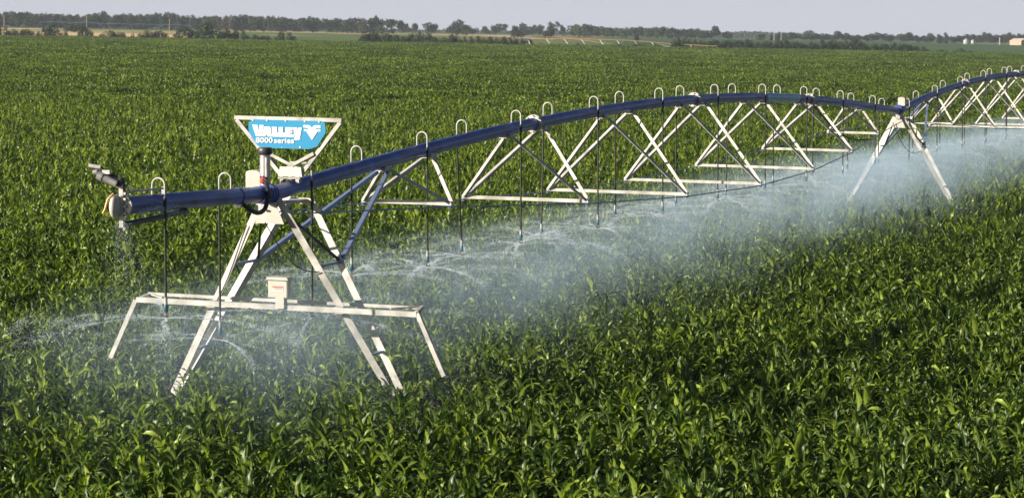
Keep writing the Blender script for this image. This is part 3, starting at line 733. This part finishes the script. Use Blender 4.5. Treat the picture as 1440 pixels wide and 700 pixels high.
field('corn_field', pa, NEAR, 'dense green corn crop standing around and in front of the nearest tower', .80, 1.22)
pm = np.concatenate([pb, wedge(rows(-60, 60, 120, 200, .66, .19, .06), 120, 200)])
field('corn_field', pm, MID, 'dense green corn crop standing around and beyond the farther tower', .80, 1.22)
pf = wedge(rows(-110, 110, 200, 430, 2.6, 2.6, .4), 200, 430, 6)
field('corn_field', pf, FARP, 'green corn crop filling the middle distance behind the pipe', .9, 1.12, .03)
ph = wedge(rows(-220, 220, 430, FIELD_END, 6.4, 6.4, .8), 430, FIELD_END, 12)
field('corn_field', ph, HORP, 'green corn crop reaching the far hedges near the horizon', .9, 1.12, .02)
print('corn', len(pa), len(pm), len(pf), len(ph))

# ------------------------------------------------------------------ trees and shrubs
def blob(r, lobes, n, size, zmin=-9):
    V = []; Fc = []
    w = np.array([l[3]*l[4]*l[5] for l in lobes])**.67; w = w/w.sum()
    for i in r.choice(len(lobes), n, p=w):
        cx, cy, cz, rx, ry, rz = lobes[i]
        d = r.normal(size=3); d /= np.linalg.norm(d); rad = (.45+.55*r.random()**.45)*(1+.12*r.normal())
        p = np.array([cx + d[0]*rx*rad, cy + d[1]*ry*rad, cz + d[2]*rz*rad])
        if p[2] < zmin: continue
        nn = d*.8 + r.normal(size=3)*.6; nn /= np.linalg.norm(nn); a = np.cross(nn, [.3,.2,.93]); a /= np.linalg.norm(a); b = np.cross(nn, a)
        t = r.uniform(0, 6.28); a, b = a*math.cos(t)+b*math.sin(t), b*math.cos(t)-a*math.sin(t); s = size*r.uniform(.5, 1.25); o = len(V)
        V += [tuple(p - a*s*.6), tuple(p + b*s*.35), tuple(p + a*s*.6 + nn*s*.15), tuple(p - b*s*.35)]; Fc.append((o, o+1, o+2, o+3))
    return V, Fc
def unit(V, z0=None):            # scale to unit width and height
    a = np.array(V); lo, hi = np.percentile(a, 1.5, 0), np.percentile(a, 98.5, 0)
    a[:,:2] = (a[:,:2] - (lo+hi)[:2]/2)/max(hi[0]-lo[0], 1e-3)
    a[:,2] = a[:,2]/hi[2]
    return [tuple(p) for p in a]
def mesh_of(name, V, Fc, mat):
    me = bpy.data.meshes.new(name); me.from_pydata(V, [], Fc); me.materials.append(M[mat]); me.update(); return me
def tree_proto(seed, mat, shape):
    r = np.random.default_rng(seed); lobes = []          # unit tree: height 1, spread about .9
    k = {'round': 9, 'tall': 8, 'wide': 11, 'open': 8}[shape]
    for i in range(k):
        t = r.uniform(0, 6.28); q = r.random()**.6
        if shape == 'tall': lobes.append((.16*q*math.cos(t), .16*q*math.sin(t), .16+.68*i/(k-1), .20*(1-.5*i/k)+.05, .20*(1-.5*i/k)+.05, .15))
        elif shape == 'wide': lobes.append((.40*q*math.cos(t), .40*q*math.sin(t), .22+.54*r.random()*(1-.5*q), .21, .21, .18))
        elif shape == 'open': lobes.append((.30*q*math.cos(t), .30*q*math.sin(t), .38+.50*r.random(), .15, .15, .10))
        else: lobes.append((.28*q*math.cos(t), .28*q*math.sin(t), .18+.62*r.random()*(1-.3*q), .20, .20, .18))
    V, Fc = blob(r, lobes, 1000 if shape != 'open' else 480, .085)
    crown = mesh_of('crown', unit(V), Fc, mat)
    t = MB(); t.tube([(0,0,-.06), (.01,0,.2), (.0,.01,.62)], [.032,.024,.008], 6)
    for l in lobes[:6]: t.tube([(0,0,.18+.2*r.random()), (l[0]*.5,l[1]*.5,l[2]*.75), (l[0],l[1],l[2])], [.016,.010,.004], 5)
    me = bpy.data.meshes.new('trunk'); me.from_pydata(t.v, [], t.f); me.materials.append(M['bark']); me.update()
    return crown, me
TP = {}
for sh in ('round', 'tall', 'wide', 'open'):
    for mt in ('tree_a', 'tree_b', 'tree_c'):
        TP[(sh, mt)] = [tree_proto(hash_ , mt, sh) for hash_ in ((len(TP)*7+1), (len(TP)*7+2))]
def put_tree(u, vtop, wpx, D, sh, mt, label, group, sink=0.):
    p = far(u, D); h = zat(u, vtop, D) - p.z; w = wpx/F*D
    cr, tr = random.choice(TP[(sh, mt)])
    e = empty('tree', p, random.uniform(0, 6.28), label, 'tree', group); e.scale = (w, w, h)
    for nm, ms in (('trunk', tr), ('crown', cr)):
        o = bpy.data.objects.new(nm, ms); COL.objects.link(o); o.parent = e
    return e
def vbase(u): return 37 + u*25/1440.
# the dense line along the left horizon, each tree on its own
tops = [(0,17),(15,18),(27,17),(45,19),(62,19),(80,20),(100,22),(112,22),(124,20),(137,21),(149,17.5),(160,23),(172,21),(183,21),(197,22),(210,21),(225,20),(240,19),(252,22),(265,23),(280,25),(296,24),(312,25),(325,22.5),(343,22),(358,24),(372,24),(385,23),(402,25),(418,27),(430,26),(441,25),(455,27),(470,27),(482,27),(494,28),(505,27),(516,26),(528,27)]
G = 'trees of the dense line on the left horizon'
def topat(u): return float(np.interp(u, [t[0] for t in tops], [t[1] for t in tops]))
u = -40.; row = 0
while u < 533:
    put_tree(u, topat(u) + random.uniform(-.8, 2.2), random.uniform(11, 19), 1900 + random.uniform(-60, 90), random.choice(['round','round','tall','wide']), random.choice(['tree_a','tree_a','tree_b','tree_b','tree_c']), 'dark green tree standing in the dense line along the left horizon', G)
    u += random.uniform(5.2, 8.0)
for uu, vt, w, sh, mt, lab in [
    (149, 16.5, 15, 'open', 'tree_b', 'tall tree rising above the dense left tree line beside a brown pole'),
    (530, 22.5, 7, 'open', 'tree_a', 'thin tall tree poking up at the right end of the dense left tree line')]:
    put_tree(uu, vt, w, 1880, sh, mt, lab, None)
singles = [(544,28,24,'round','tree_b',1860,'bright green round tree right after the dense left line ends'),(565,29.5,19,'wide','tree_c',1860,'brownish green domed tree, second to the right of the dense line'),
 (583,33.5,14,'wide','tree_a',1900,'small dark domed tree, third to the right of the dense line'),(606,33,19,'round','tree_a',1850,'dark round tree standing alone above the tan ridge line'),
 (638,35,20,'wide','tree_c',1840,'olive tree with a broad crown below a taller bluish tree'),(650,35.5,18,'round','tree_b',1840,'green tree merging with the olive tree by the tan ridge'),(644,29,14,'round','tree_a',1990,'taller bluish tree behind the olive tree by the tan ridge'),
 (664,37,16,'wide','tree_a',2000,'low bluish tree right of the olive pair'),(683,38,14,'round','tree_a',2050,'low bluish tree behind the white vehicle'),(698,35,13,'round','tree_a',2030,'dark bluish tree right of the white vehicle'),(708,34,9,'open','tree_a',2040,'slim bluish tree between the vehicle and the brown ridge tree'),
 (727,37.5,16,'round','tree_c',1500,'dark brown round tree on the near ridge above the pyramid frame'),(738,34,14,'tall','tree_a',2000,'dark tall tree just right of the brown ridge tree'),(750,36.5,12,'round','tree_a',2050,'small tree in the gap left of the second brown ridge tree'),(759,36,12,'round','tree_a',2000,'small dark tree close to the second brown ridge tree'),
 (771,39.5,18,'wide','tree_c',1500,'second brown olive tree on the near ridge, with a rounded crown'),(775,32.5,10,'tall','tree_a',1960,'tall dark tree behind the second brown ridge tree'),(782,31,9,'open','tree_a',1960,'tallest slim tree behind the second brown ridge tree'),(791,36,11,'round','tree_a',1980,'dark tree closing the group right of the slim tall tree'),
 (1004,38,18,'round','tree_a',1900,'tall round tree at the right end of the pale green grove'),(1022,46,13,'round','tree_a',1900,'small round tree just past the pale green grove'),(1069,48.5,14,'round','tree_b',1850,'small round green tree left of the thin white masts'),(1084,50,7,'tall','tree_a',1850,'narrow dark tree left of the first white mast'),(1093,47.5,9,'tall','tree_a',1850,'narrow dark tree between the two white masts'),(1101,47.5,8,'tall','tree_a',1860,'narrow dark tree right of the second white mast'),
 (1114,46.5,22,'round','tree_a',1850,'broad dark tree right of the white masts'),(1137,43.5,18,'round','tree_b',2900,'large hazy blue green tree behind the dark pair'),(1134,48,16,'wide','tree_a',1850,'left tree of the dark pair below the hazy blue tree'),(1144,48,14,'round','tree_a',1850,'right tree of the dark pair below the hazy blue tree'),
 (1160,49,16,'round','tree_a',1870,'low dark tree left of the tall crown above the long hedge'),(1176,45,20,'round','tree_a',1850,'tall round crown above the right half of the long hedge'),(1190,47.5,14,'round','tree_a',1860,'tree leaning against the right side of the tall round crown'),
 (1203,50,14,'round','tree_a',1850,'low round tree left of the gap before the green meadow'),(1216,50,11,'round','tree_a',1850,'small round tree, first over the green meadow'),(1229,46.8,16,'round','tree_a',1850,'first of two big dark trees over the green meadow'),(1246,48.3,18,'round','tree_a',1850,'second of two big dark trees over the green meadow'),
 (1262,49,12,'round','tree_a',2600,'hazy tree behind the gap right of the two big dark trees'),(1274,47,18,'round','tree_a',1850,'big dark tree in the middle of the right tree line'),(1287,50.5,12,'round','tree_a',1870,'low tree right of the middle big dark tree'),(1297,51,12,'round','tree_a',1870,'low dark tree left of the flat topped hazy tree'),(1307,47.3,11,'wide','tree_a',2500,'flat topped hazy tree far behind the right line'),
 (1307,51,11,'round','tree_a',1850,'dark tree in front of the flat topped hazy tree'),(1320,49.2,9,'tall','tree_a',1850,'narrow tree left of the upright slim tree'),(1329,47,8,'tall','tree_a',1850,'upright slim tree left of the grain bins'),(1339,53,12,'round','tree_a',1870,'low tree left of the grain bins'),(1348,51,13,'round','tree_a',1950,'tree directly left of the first grain bin')]
for uu, vt, w, sh, mt, D, lab in singles: put_tree(uu, vt, w, D, sh, mt, lab, 'separate trees along the horizon')
u = 806.; G2 = 'trees of the pale green grove at the middle of the horizon'
gt = [(805,37),(812,35),(822,34.5),(835,38),(848,38.5),(862,39.5),(880,39.5),(893,38.5),(910,39),(925,38),(933,36.5),(945,40),(958,41),(975,41),(992,42.5)]
while u < 998:
    put_tree(u, float(np.interp(u, [t[0] for t in gt], [t[1] for t in gt])) + random.uniform(-.6, 1.6), random.uniform(11, 17), 1900 + random.uniform(-40, 60), random.choice(['round','wide']), 'tree_b', 'pale green tree in the close grove at the middle of the horizon', G2); u += random.uniform(6, 9)
u = 1352.; G3 = 'trees of the grove behind the grain bins'
gt = [(1350,51),(1362,49),(1375,50),(1386,45.5),(1396,48),(1405,50),(1415,47),(1425,50),(1436,48),(1460,47)]
while u < 1475:
    put_tree(u, float(np.interp(u, [t[0] for t in gt], [t[1] for t in gt])) + random.uniform(-.5, 1.5), random.uniform(10, 16), 1990 + random.uniform(-20, 60), 'round', 'tree_a', 'dark green tree in the grove behind the grain bins and the barn', G3); u += random.uniform(6, 9)
def bush_proto(seed):
    r = np.random.default_rng(seed); lobes = []
    for i in range(10):
        x = r.uniform(-.38, .38); hh = (1-(x/.55)**2)*r.uniform(.45, .85); lobes.append((x, r.uniform(-.2,.2), hh*.55, .16, .16, hh*.42))
    V, Fc = blob(r, lobes, 900, .075, -.05); return mesh_of('shrub', unit(V), Fc, 'bush')
BP = [bush_proto(900+i) for i in range(6)]
def put_bush(u, vtop, wpx, D, label, group=None):
    p = far(u, D); h = zat(u, vtop, D) - p.z; w = wpx/F*D
    o = bpy.data.objects.new('shrub', random.choice(BP)); COL.objects.link(o); o.location = p; o.scale = (w, min(w, 8), h); o.rotation_euler.z = random.choice([0, math.pi]) + random.uniform(-.25, .25)
    return tag(o, label, 'shrub', group)
GB = 'shrubs along the far edge of the corn'
for uu, vt, w, D, lab in [(5,38,24,1020,'dark shrub cut by the left picture edge'),(22,42,18,1040,'low shrub beside the one at the left edge'),(40,42,22,1030,'wide low olive shrub left of the tall round shrub'),(57,44.5,9,1020,'tiny dark shrub left of the tall round shrub'),(64,36,7,1200,'small upright shrub standing up behind the tall round shrub'),(74,37,26,1030,'tall round olive shrub near the left edge'),(73,36,6,1200,'tiny shrub on the stubble behind the tall round shrub'),(92,45,12,1020,'low shrub right of the tall round shrub'),
  (101,35.5,18,1280,'left half of the flat dark hedge on the stubble'),(112,36,18,1280,'middle of the flat dark hedge on the stubble'),(120,37,11,1280,'right end of the flat dark hedge on the stubble'),(115,42,9,1030,'small dark shrub left of the pointed one'),(127,42.5,13,1030,'dark pointed shrub in front of the yellow strip'),(154,44,24,1030,'low wide olive shrub in front of the tan stubble'),(170,46,16,1030,'low tail of the wide olive shrub'),(188,47.5,6,1040,'tiny shrub right of the low wide olive shrub'),
  (208,44,26,1030,'pale speckled shrub at the end of the stubble'),(227,44.5,22,1030,'dark shrub joined to the pale speckled one'),(256,36,14,1330,'reddish low shrub on the stubble edge'),(262,41,34,1020,'left wing of the largest shrub mass'),(296,34.5,42,1015,'tallest dome of the largest shrub mass'),(322,42,24,1020,'right wing of the largest shrub mass'),(338,44,26,1020,'olive shrub right of the largest shrub mass'),(358,50,22,1020,'low thin shrub strip right of the olive shrub'),(375,50.5,16,1020,'last low piece of the thin shrub strip'),(402,46,28,1020,'lone rounded olive shrub on the green field edge'),
  (948,56.5,14,1030,'reddish shrub beside the far irrigation tower'),(895,48.5,6,1250,'tiny dark shrub behind the far sprinkler pipe'),(872,62,12,1020,'low dark shrub under the far sprinkler pipe'),(900,62,26,1020,'long low dark shrub under the far sprinkler pipe'),(920,63,24,1020,'dark low shrub left of the far irrigation tower'),(813,61,7,1020,'small dark shrub at the foot of the tan field border'),(760,61,9,1020,'small dark shrub right of the pyramid frame'),
  (1292,66,26,1020,'low rounded shrub, last of the long right hedge'),(1320,70.5,17,1015,'low dark shrub standing alone after the long hedge'),(1350,68.5,14,1020,'dark shrub left of a thin low one under the grain bins'),(1364,72,12,1015,'thin low shrub under the grain bins'),(1409,73.5,12,1012,'tiny dark shrub near the right edge of the corn')]:
    put_bush(uu, vt, w, D, lab, GB)
u = 514.; tp = [(510,51),(520,47),(530,45.5),(540,49),(548,48),(560,50),(570,51),(580,49),(596,47),(608,52),(622,53),(641,50),(655,53),(670,52),(684,53),(700,54),(712,53),(724,54),(740,57)]
while u < 742:
    put_bush(u, float(np.interp(u, [t[0] for t in tp], [t[1] for t in tp])) + random.uniform(-2, 2), random.uniform(9, 20), 1030 + random.uniform(-12, 20), 'dark shrub in the ragged hedge across the middle of the far field edge', 'shrubs of the middle hedge'); u += random.uniform(6.5, 10)
u = 955.; tp = [(955,56),(970,54),(985,57),(1000,57),(1010,60),(1025,58),(1050,58),(1065,60),(1085,58.5),(1100,58),(1115,60),(1130,62),(1150,58.5),(1165,58.5),(1182,60),(1196,55),(1215,62),(1232,61),(1250,64),(1262,60),(1275,64),(1285,66)]
while u < 1286:
    put_bush(u, float(np.interp(u, [t[0] for t in tp], [t[1] for t in tp])) + random.uniform(-2, 2), random.uniform(12, 24), 1035 + random.uniform(-15, 25), 'dark green shrub in the long hedge along the right far field edge', 'shrubs of the long right hedge'); u += random.uniform(6.5, 9.5)
# far-off woods, one hazy mass
r = np.random.default_rng(77); V = []; Fc = []
for uu in np.arange(-60, 1500, 2.2):
    D = 3400 + r.uniform(-150, 150); top = np.interp(uu, [-60,0,150,300,450,500,525,600,680,800,830,1000,1015,1060,1110,1135,1200,1300,1500],[25,24,25,29,33,38,43.5,43,43.5,45,46,46,45.5,45,46.5,48,51,52,52]) + r.normal()*.5
    p = far(uu, D); h = max(2., zat(uu, top, D) - p.z)
    v, f = blob(r, [(p.x, p.y, p.z + h*.5, 5., 5., h*.5)], 26, 3.4)
    o = len(V); V += v; Fc += [tuple(i+o for i in q) for q in f]
o = bpy.data.objects.new('distant_woodland', mesh_of('distant_woodland', V, Fc, 'tree_a')); COL.objects.link(o); tag(o, 'hazy blue band of distant woods behind the separate trees', 'woods', None, 'stuff')

# ------------------------------------------------------------------ far things: poles, bins, barn, vehicle, other irrigation machines
for uu, vt, vb, lab in [(8,22,33,'weathered utility pole near the left picture edge'),(124,21.5,34.5,'weathered utility pole left of the tallest tree of the line'),(240,26.5,39.5,'weathered utility pole behind the largest shrub mass')]:
    D = 1700; p = far(uu, D); h = zat(uu, vt, D) - p.z; e = empty('utility_pole', p, .2, lab, 'utility pole', 'poles before the left tree line')
    t = MB(); t.tube([(0,0,-.3), (0,0,h)], [.34,.26], 8); t.build('pole', 'wood', e); t = MB(); t.bar((-.8,0,h-.7), (.8,0,h-.7), .22, .22); t.build('crossarm', 'wood', e)
for uu, vt, lab in [(1087.5,47,'first thin white mast among the right trees'),(1097.5,48,'second thin white mast among the right trees')]:
    D = 1840; p = far(uu, D); h = zat(uu, vt, D)-p.z; e = empty('mast', p, 0, lab, 'mast', 'white masts'); t = MB(); t.tube([(0,0,-.3),(0,0,h)], [.2,.14], 8); t.build('pole', 'zinc', e); t = MB(); t.tube([(0,0,h),(0,0,h+.35)], [.35,.15], 8); t.build('cap', 'zinc', e)
for uu, vt, wpx, lab in [(1357,54.5,8,'left and larger of the two round steel grain bins'),(1366.5,55.8,6,'right and smaller of the two round steel grain bins')]:
    D = 1820; p = far(uu, D); h = zat(uu, vt, D)-p.z; R = wpx/F*D/2; e = empty('grain_bin', p, 0, lab, 'grain bin', 'grain bins')
    t = MB(); zc = np.linspace(-.2, h*.72, 24); t.tube([(0,0,z) for z in zc], [R*(1+.008*(i%2)) for i in range(24)], 28); t.build('body', 'bin', e)
    t = MB(); t.tube([(0,0,h*.72),(0,0,h*.94),(0,0,h)], [R*1.04,R*.22,R*.18], 28); t.build('roof', 'bin', e)
    t = MB(); t.box((-R*.5, -R*.9, h*.12), (.8,.25,h*.35)); t.build('door', 'zinc', e)
D = 1800; p = far(1432, D); e = empty('barn', p, .62, 'tan metal barn with a pale gable roof at the right picture edge', 'barn')
W, Lb, He = 7.5, 10., zat(1432, 58.2, D) - p.z; Hr = zat(1432, 54.8, D) - p.z
t = MB(); t.prism([(-W/2,-Lb/2,-.5),(W/2,-Lb/2,-.5),(W/2,-Lb/2,He),(0,-Lb/2,Hr),(-W/2,-Lb/2,He)], None, (0,Lb,0)); t.build('wall', 'barn_wall', e)
t = MB(); 
for sg in (-1,1): t.prism([(0,-Lb/2-.3,Hr+.06),(sg*(W/2+.3),-Lb/2-.3,He-.02),(sg*(W/2+.3),-Lb/2-.3,He+.16),(0,-Lb/2-.3,Hr+.24)], None, (0,Lb+.6,0))
t.build('roof', 'barn_roof', e); t = MB(); t.box((0,-Lb/2-.04,He*.42), (2.6,.08,He*.84)); t.build('door', 'barn_roof', e)
p = far(1404, 1790); h = zat(1404, 54, 1790)-p.z; e = empty('yard_lamp', p, 0, 'thin pale yard lamp pole left of the barn', 'lamp pole'); t = MB(); t.tube([(0,0,-.3),(0,0,h)], .22, 8); t.build('pole', 'white', e); t = MB(); t.box((0,-.3,h), (.7,.9,.35)); t.build('lamp_head', 'white', e)
p = far(690, 1540); e = empty('pickup_truck', p, .1, 'small white pickup truck parked on the tan ridge', 'pickup truck'); e.scale = (.62,)*3
t = MB(); t.box((0,0,.75), (4.6,1.8,.65)); t.build('body', 'white', e, .12)
t = MB(); t.prism([(-1.3,-.8,1.08),(.9,-.8,1.08),(.5,-.8,1.75),(-1.0,-.8,1.75)], None, (0,1.6,0)); t.build('cab', 'white', e, .08)
t = MB(); t.box((-.25,-.81,1.42), (1.2,.03,.42)); t.build('side_window', 'dark', e)
for sx in (-1.4,1.4):
    for sy in (-.8,.8): t = MB(); t.tube([(sx,sy-.12,.4),(sx,sy+.12,.4)], .4, 14); t.build('wheel', 'tyre', e)
def far_machine(u0, v0, u1, v1, D, tops_, spans, label, pyr=None, mat='brass', thick=.16):
    e = empty('irrigation_machine', far(u0, D), 0, label, 'irrigation machine'); o = e.location
    pt = lambda uu, vv, d=D: Vector(((uu-720)/F*d, d, zat(uu, vv, d))) - o
    t = MB(); t.tube([pt(a, b) for a, b in tops_], thick, 8); t.build('pipe', mat, e)
    for uu in spans:
        vp = float(np.interp(uu, [a for a,_ in tops_], [b for _,b in tops_])); q = pt(uu, vp)
        t = MB(); t.bar(q + Vector((-1.25,0,-.1)), q + Vector((0,-.8,-1.75)), .11, .11); t.bar(q + Vector((1.1,0,-.1)), q + Vector((0,-.8,-1.75)), .06, .06); t.build('truss', 'zinc', e)
    return e, pt
e, pt = far_machine(748, 55, 1100, 72, 1030, [(746,55.2),(775,54.8),(810,55),(845,56),(880,57),(912,59),(943,62),(975,63.6),(1010,65.5),(1055,69),(1085,71)], [773,798,822,848,872,897,921,975,998,1018], 'distant irrigation machine beyond the corn, sunlit orange painted into its pipe')  # steel pipe wears the brass tan, warm sunlight put into its colour
t = MB(); q = pt(943, 62); gz = ground((943-720)/F*1030, 1030) - e.location.z
for dx in (-1.3, 1.3): t.bar(q, Vector((q.x+dx, q.y+dx*.4, gz)), .22, .22)
t.bar(q + Vector((-6.,.5,.4)), Vector((q.x, q.y, q.z-1.2)), .12, .12); t.build('tower', 'steel', e)
t = MB(); q = pt(742.5, 57)
for dx, dy in ((-1.15,-.8),(1.15,-.8),(-1.15,.8),(1.15,.8)): t.bar(q + Vector((dx*.2,dy*.2,0)), Vector((q.x+dx, q.y+dy, gz+.2)), .28, .28)
t.bar(q + Vector((-.8,-.55,-1.3)), q + Vector((.8,-.55,-1.3)), .15, .15); t.bar(q+Vector((0,0,-.2)), q+Vector((0,0,.5)), .3, .3); t.build('pivot_frame', 'steel', e)
tp = []
for i in range(61):
    uu = 58 + 212*i/60.; ph = (i % 12)/12.; tp.append((uu, np.interp(uu, [58,80,160,270],[31.8,31.6,34,36.8]) - .9*math.sin(math.pi*ph)))
e, pt = far_machine(58, 32, 270, 37, 1760, tp, [], 'pale distant irrigation machine in front of the left tree line', None, 'steel_shaded', .09)
for uu in (58, 100.4, 142.8, 185.2, 227.6, 270):
    vp = float(np.interp(uu, [a for a,_ in tp], [b for _,b in tp])); q = pt(uu, vp); gz = ground(q.x+e.location.x, 1760) - e.location.z
    t = MB()
    for dx in (-1.6,1.6): t.bar(q, Vector((q.x+dx, q.y, gz)), .1, .1)
    t.build('tower', 'steel_shaded', e)

# ------------------------------------------------------------------ haze, sky, sun, camera
HAZE = .00008
hm = bpy.data.materials.new('air haze'); hm.use_nodes = True; nt = hm.node_tree; nt.nodes.remove(nt.nodes['Principled BSDF'])
pv = nt.nodes.new('ShaderNodeVolumePrincipled'); pv.inputs['Color'].default_value = (.70, .82, 1., 1); pv.inputs['Density'].default_value = HAZE; nt.links.new(pv.outputs[0], nt.nodes['Material Output'].inputs['Volume'])
hb = MB(); hb.box((0, 1840, 8.), (3400, 3900, 130)); 
haze = hb.build('haze', hm); tag(haze, 'pale blue haze in the air over the farmland', 'haze', None, 'stuff')

# direction to the sun: low, left of and a little behind the camera
SUN_EL = math.radians(19)
sv = Vector((-.91*math.cos(SUN_EL), -.415*math.cos(SUN_EL), math.sin(SUN_EL))).normalized()
ld = bpy.data.lights.new('sun', 'SUN'); ld.energy = 5.0; ld.angle = math.radians(.5); ld.color = (1., .895, .735)
lo = bpy.data.objects.new('sun', ld); COL.objects.link(lo); lo.rotation_euler = sv.to_track_quat('Z', 'Y').to_euler()
w = bpy.data.worlds.new('World'); SC.world = w; w.use_nodes = True; nt = w.node_tree; bg = nt.nodes['Background']
sk = nt.nodes.new('ShaderNodeTexSky'); sk.sky_type = 'NISHITA'; sk.sun_disc = False; sk.sun_elevation = SUN_EL
sk.sun_rotation = math.atan2(sv.x, sv.y); sk.dust_density = 2.2; sk.air_density = 1.; sk.ozone_density = 2.5
tc = nt.nodes.new('ShaderNodeTexCoord'); sx = nt.nodes.new('ShaderNodeSeparateXYZ'); nt.links.new(tc.outputs['Generated'], sx.inputs[0])
mr = nt.nodes.new('ShaderNodeMapRange'); mr.interpolation_type = 'SMOOTHSTEP'; nt.links.new(sx.outputs['Z'], mr.inputs[0])   # milky air low over the horizon
for i, q in enumerate((0., .09, 1., 0.)): mr.inputs[i+1].default_value = q
ml = nt.nodes.new('ShaderNodeVectorMath'); ml.operation = 'SCALE'; ml.inputs[0].default_value = (10., 10.1, 11.5); nt.links.new(mr.outputs[0], ml.inputs['Scale'])
ad = nt.nodes.new('ShaderNodeVectorMath'); nt.links.new(sk.outputs[0], ad.inputs[0]); nt.links.new(ml.outputs[0], ad.inputs[1])
nt.links.new(ad.outputs[0], bg.inputs['Color']); bg.inputs['Strength'].default_value = .029

cd = bpy.data.cameras.new('camera'); cd.lens = F*36/1440.; cd.sensor_width = 36; cd.sensor_fit = 'HORIZONTAL'; cd.clip_start = .5; cd.clip_end = 40000
cam = bpy.data.objects.new('camera', cd); COL.objects.link(cam); cam.location = (0, 0, HC); cam.rotation_euler = (math.pi/2 - PITCH, 0, 0); SC.camera = cam
cd.dof.use_dof = True; cd.dof.focus_distance = 55; cd.dof.aperture_fstop = 5.6
SC.view_settings.view_transform = 'Standard'; SC.view_settings.look = 'None'; SC.view_settings.gamma = 1; SC.view_settings.exposure = 0.95
cy = SC.cycles
cy.max_bounces = 6; diffuse_bounces = 2; cy.glossy_bounces = 2; cy.transmission_bounces = 3; cy.transparent_max_bounces = 24; cy.volume_bounces = 0
cy.volume_step_rate = 1.; cy.volume_max_steps = 64; cy.use_denoising = True
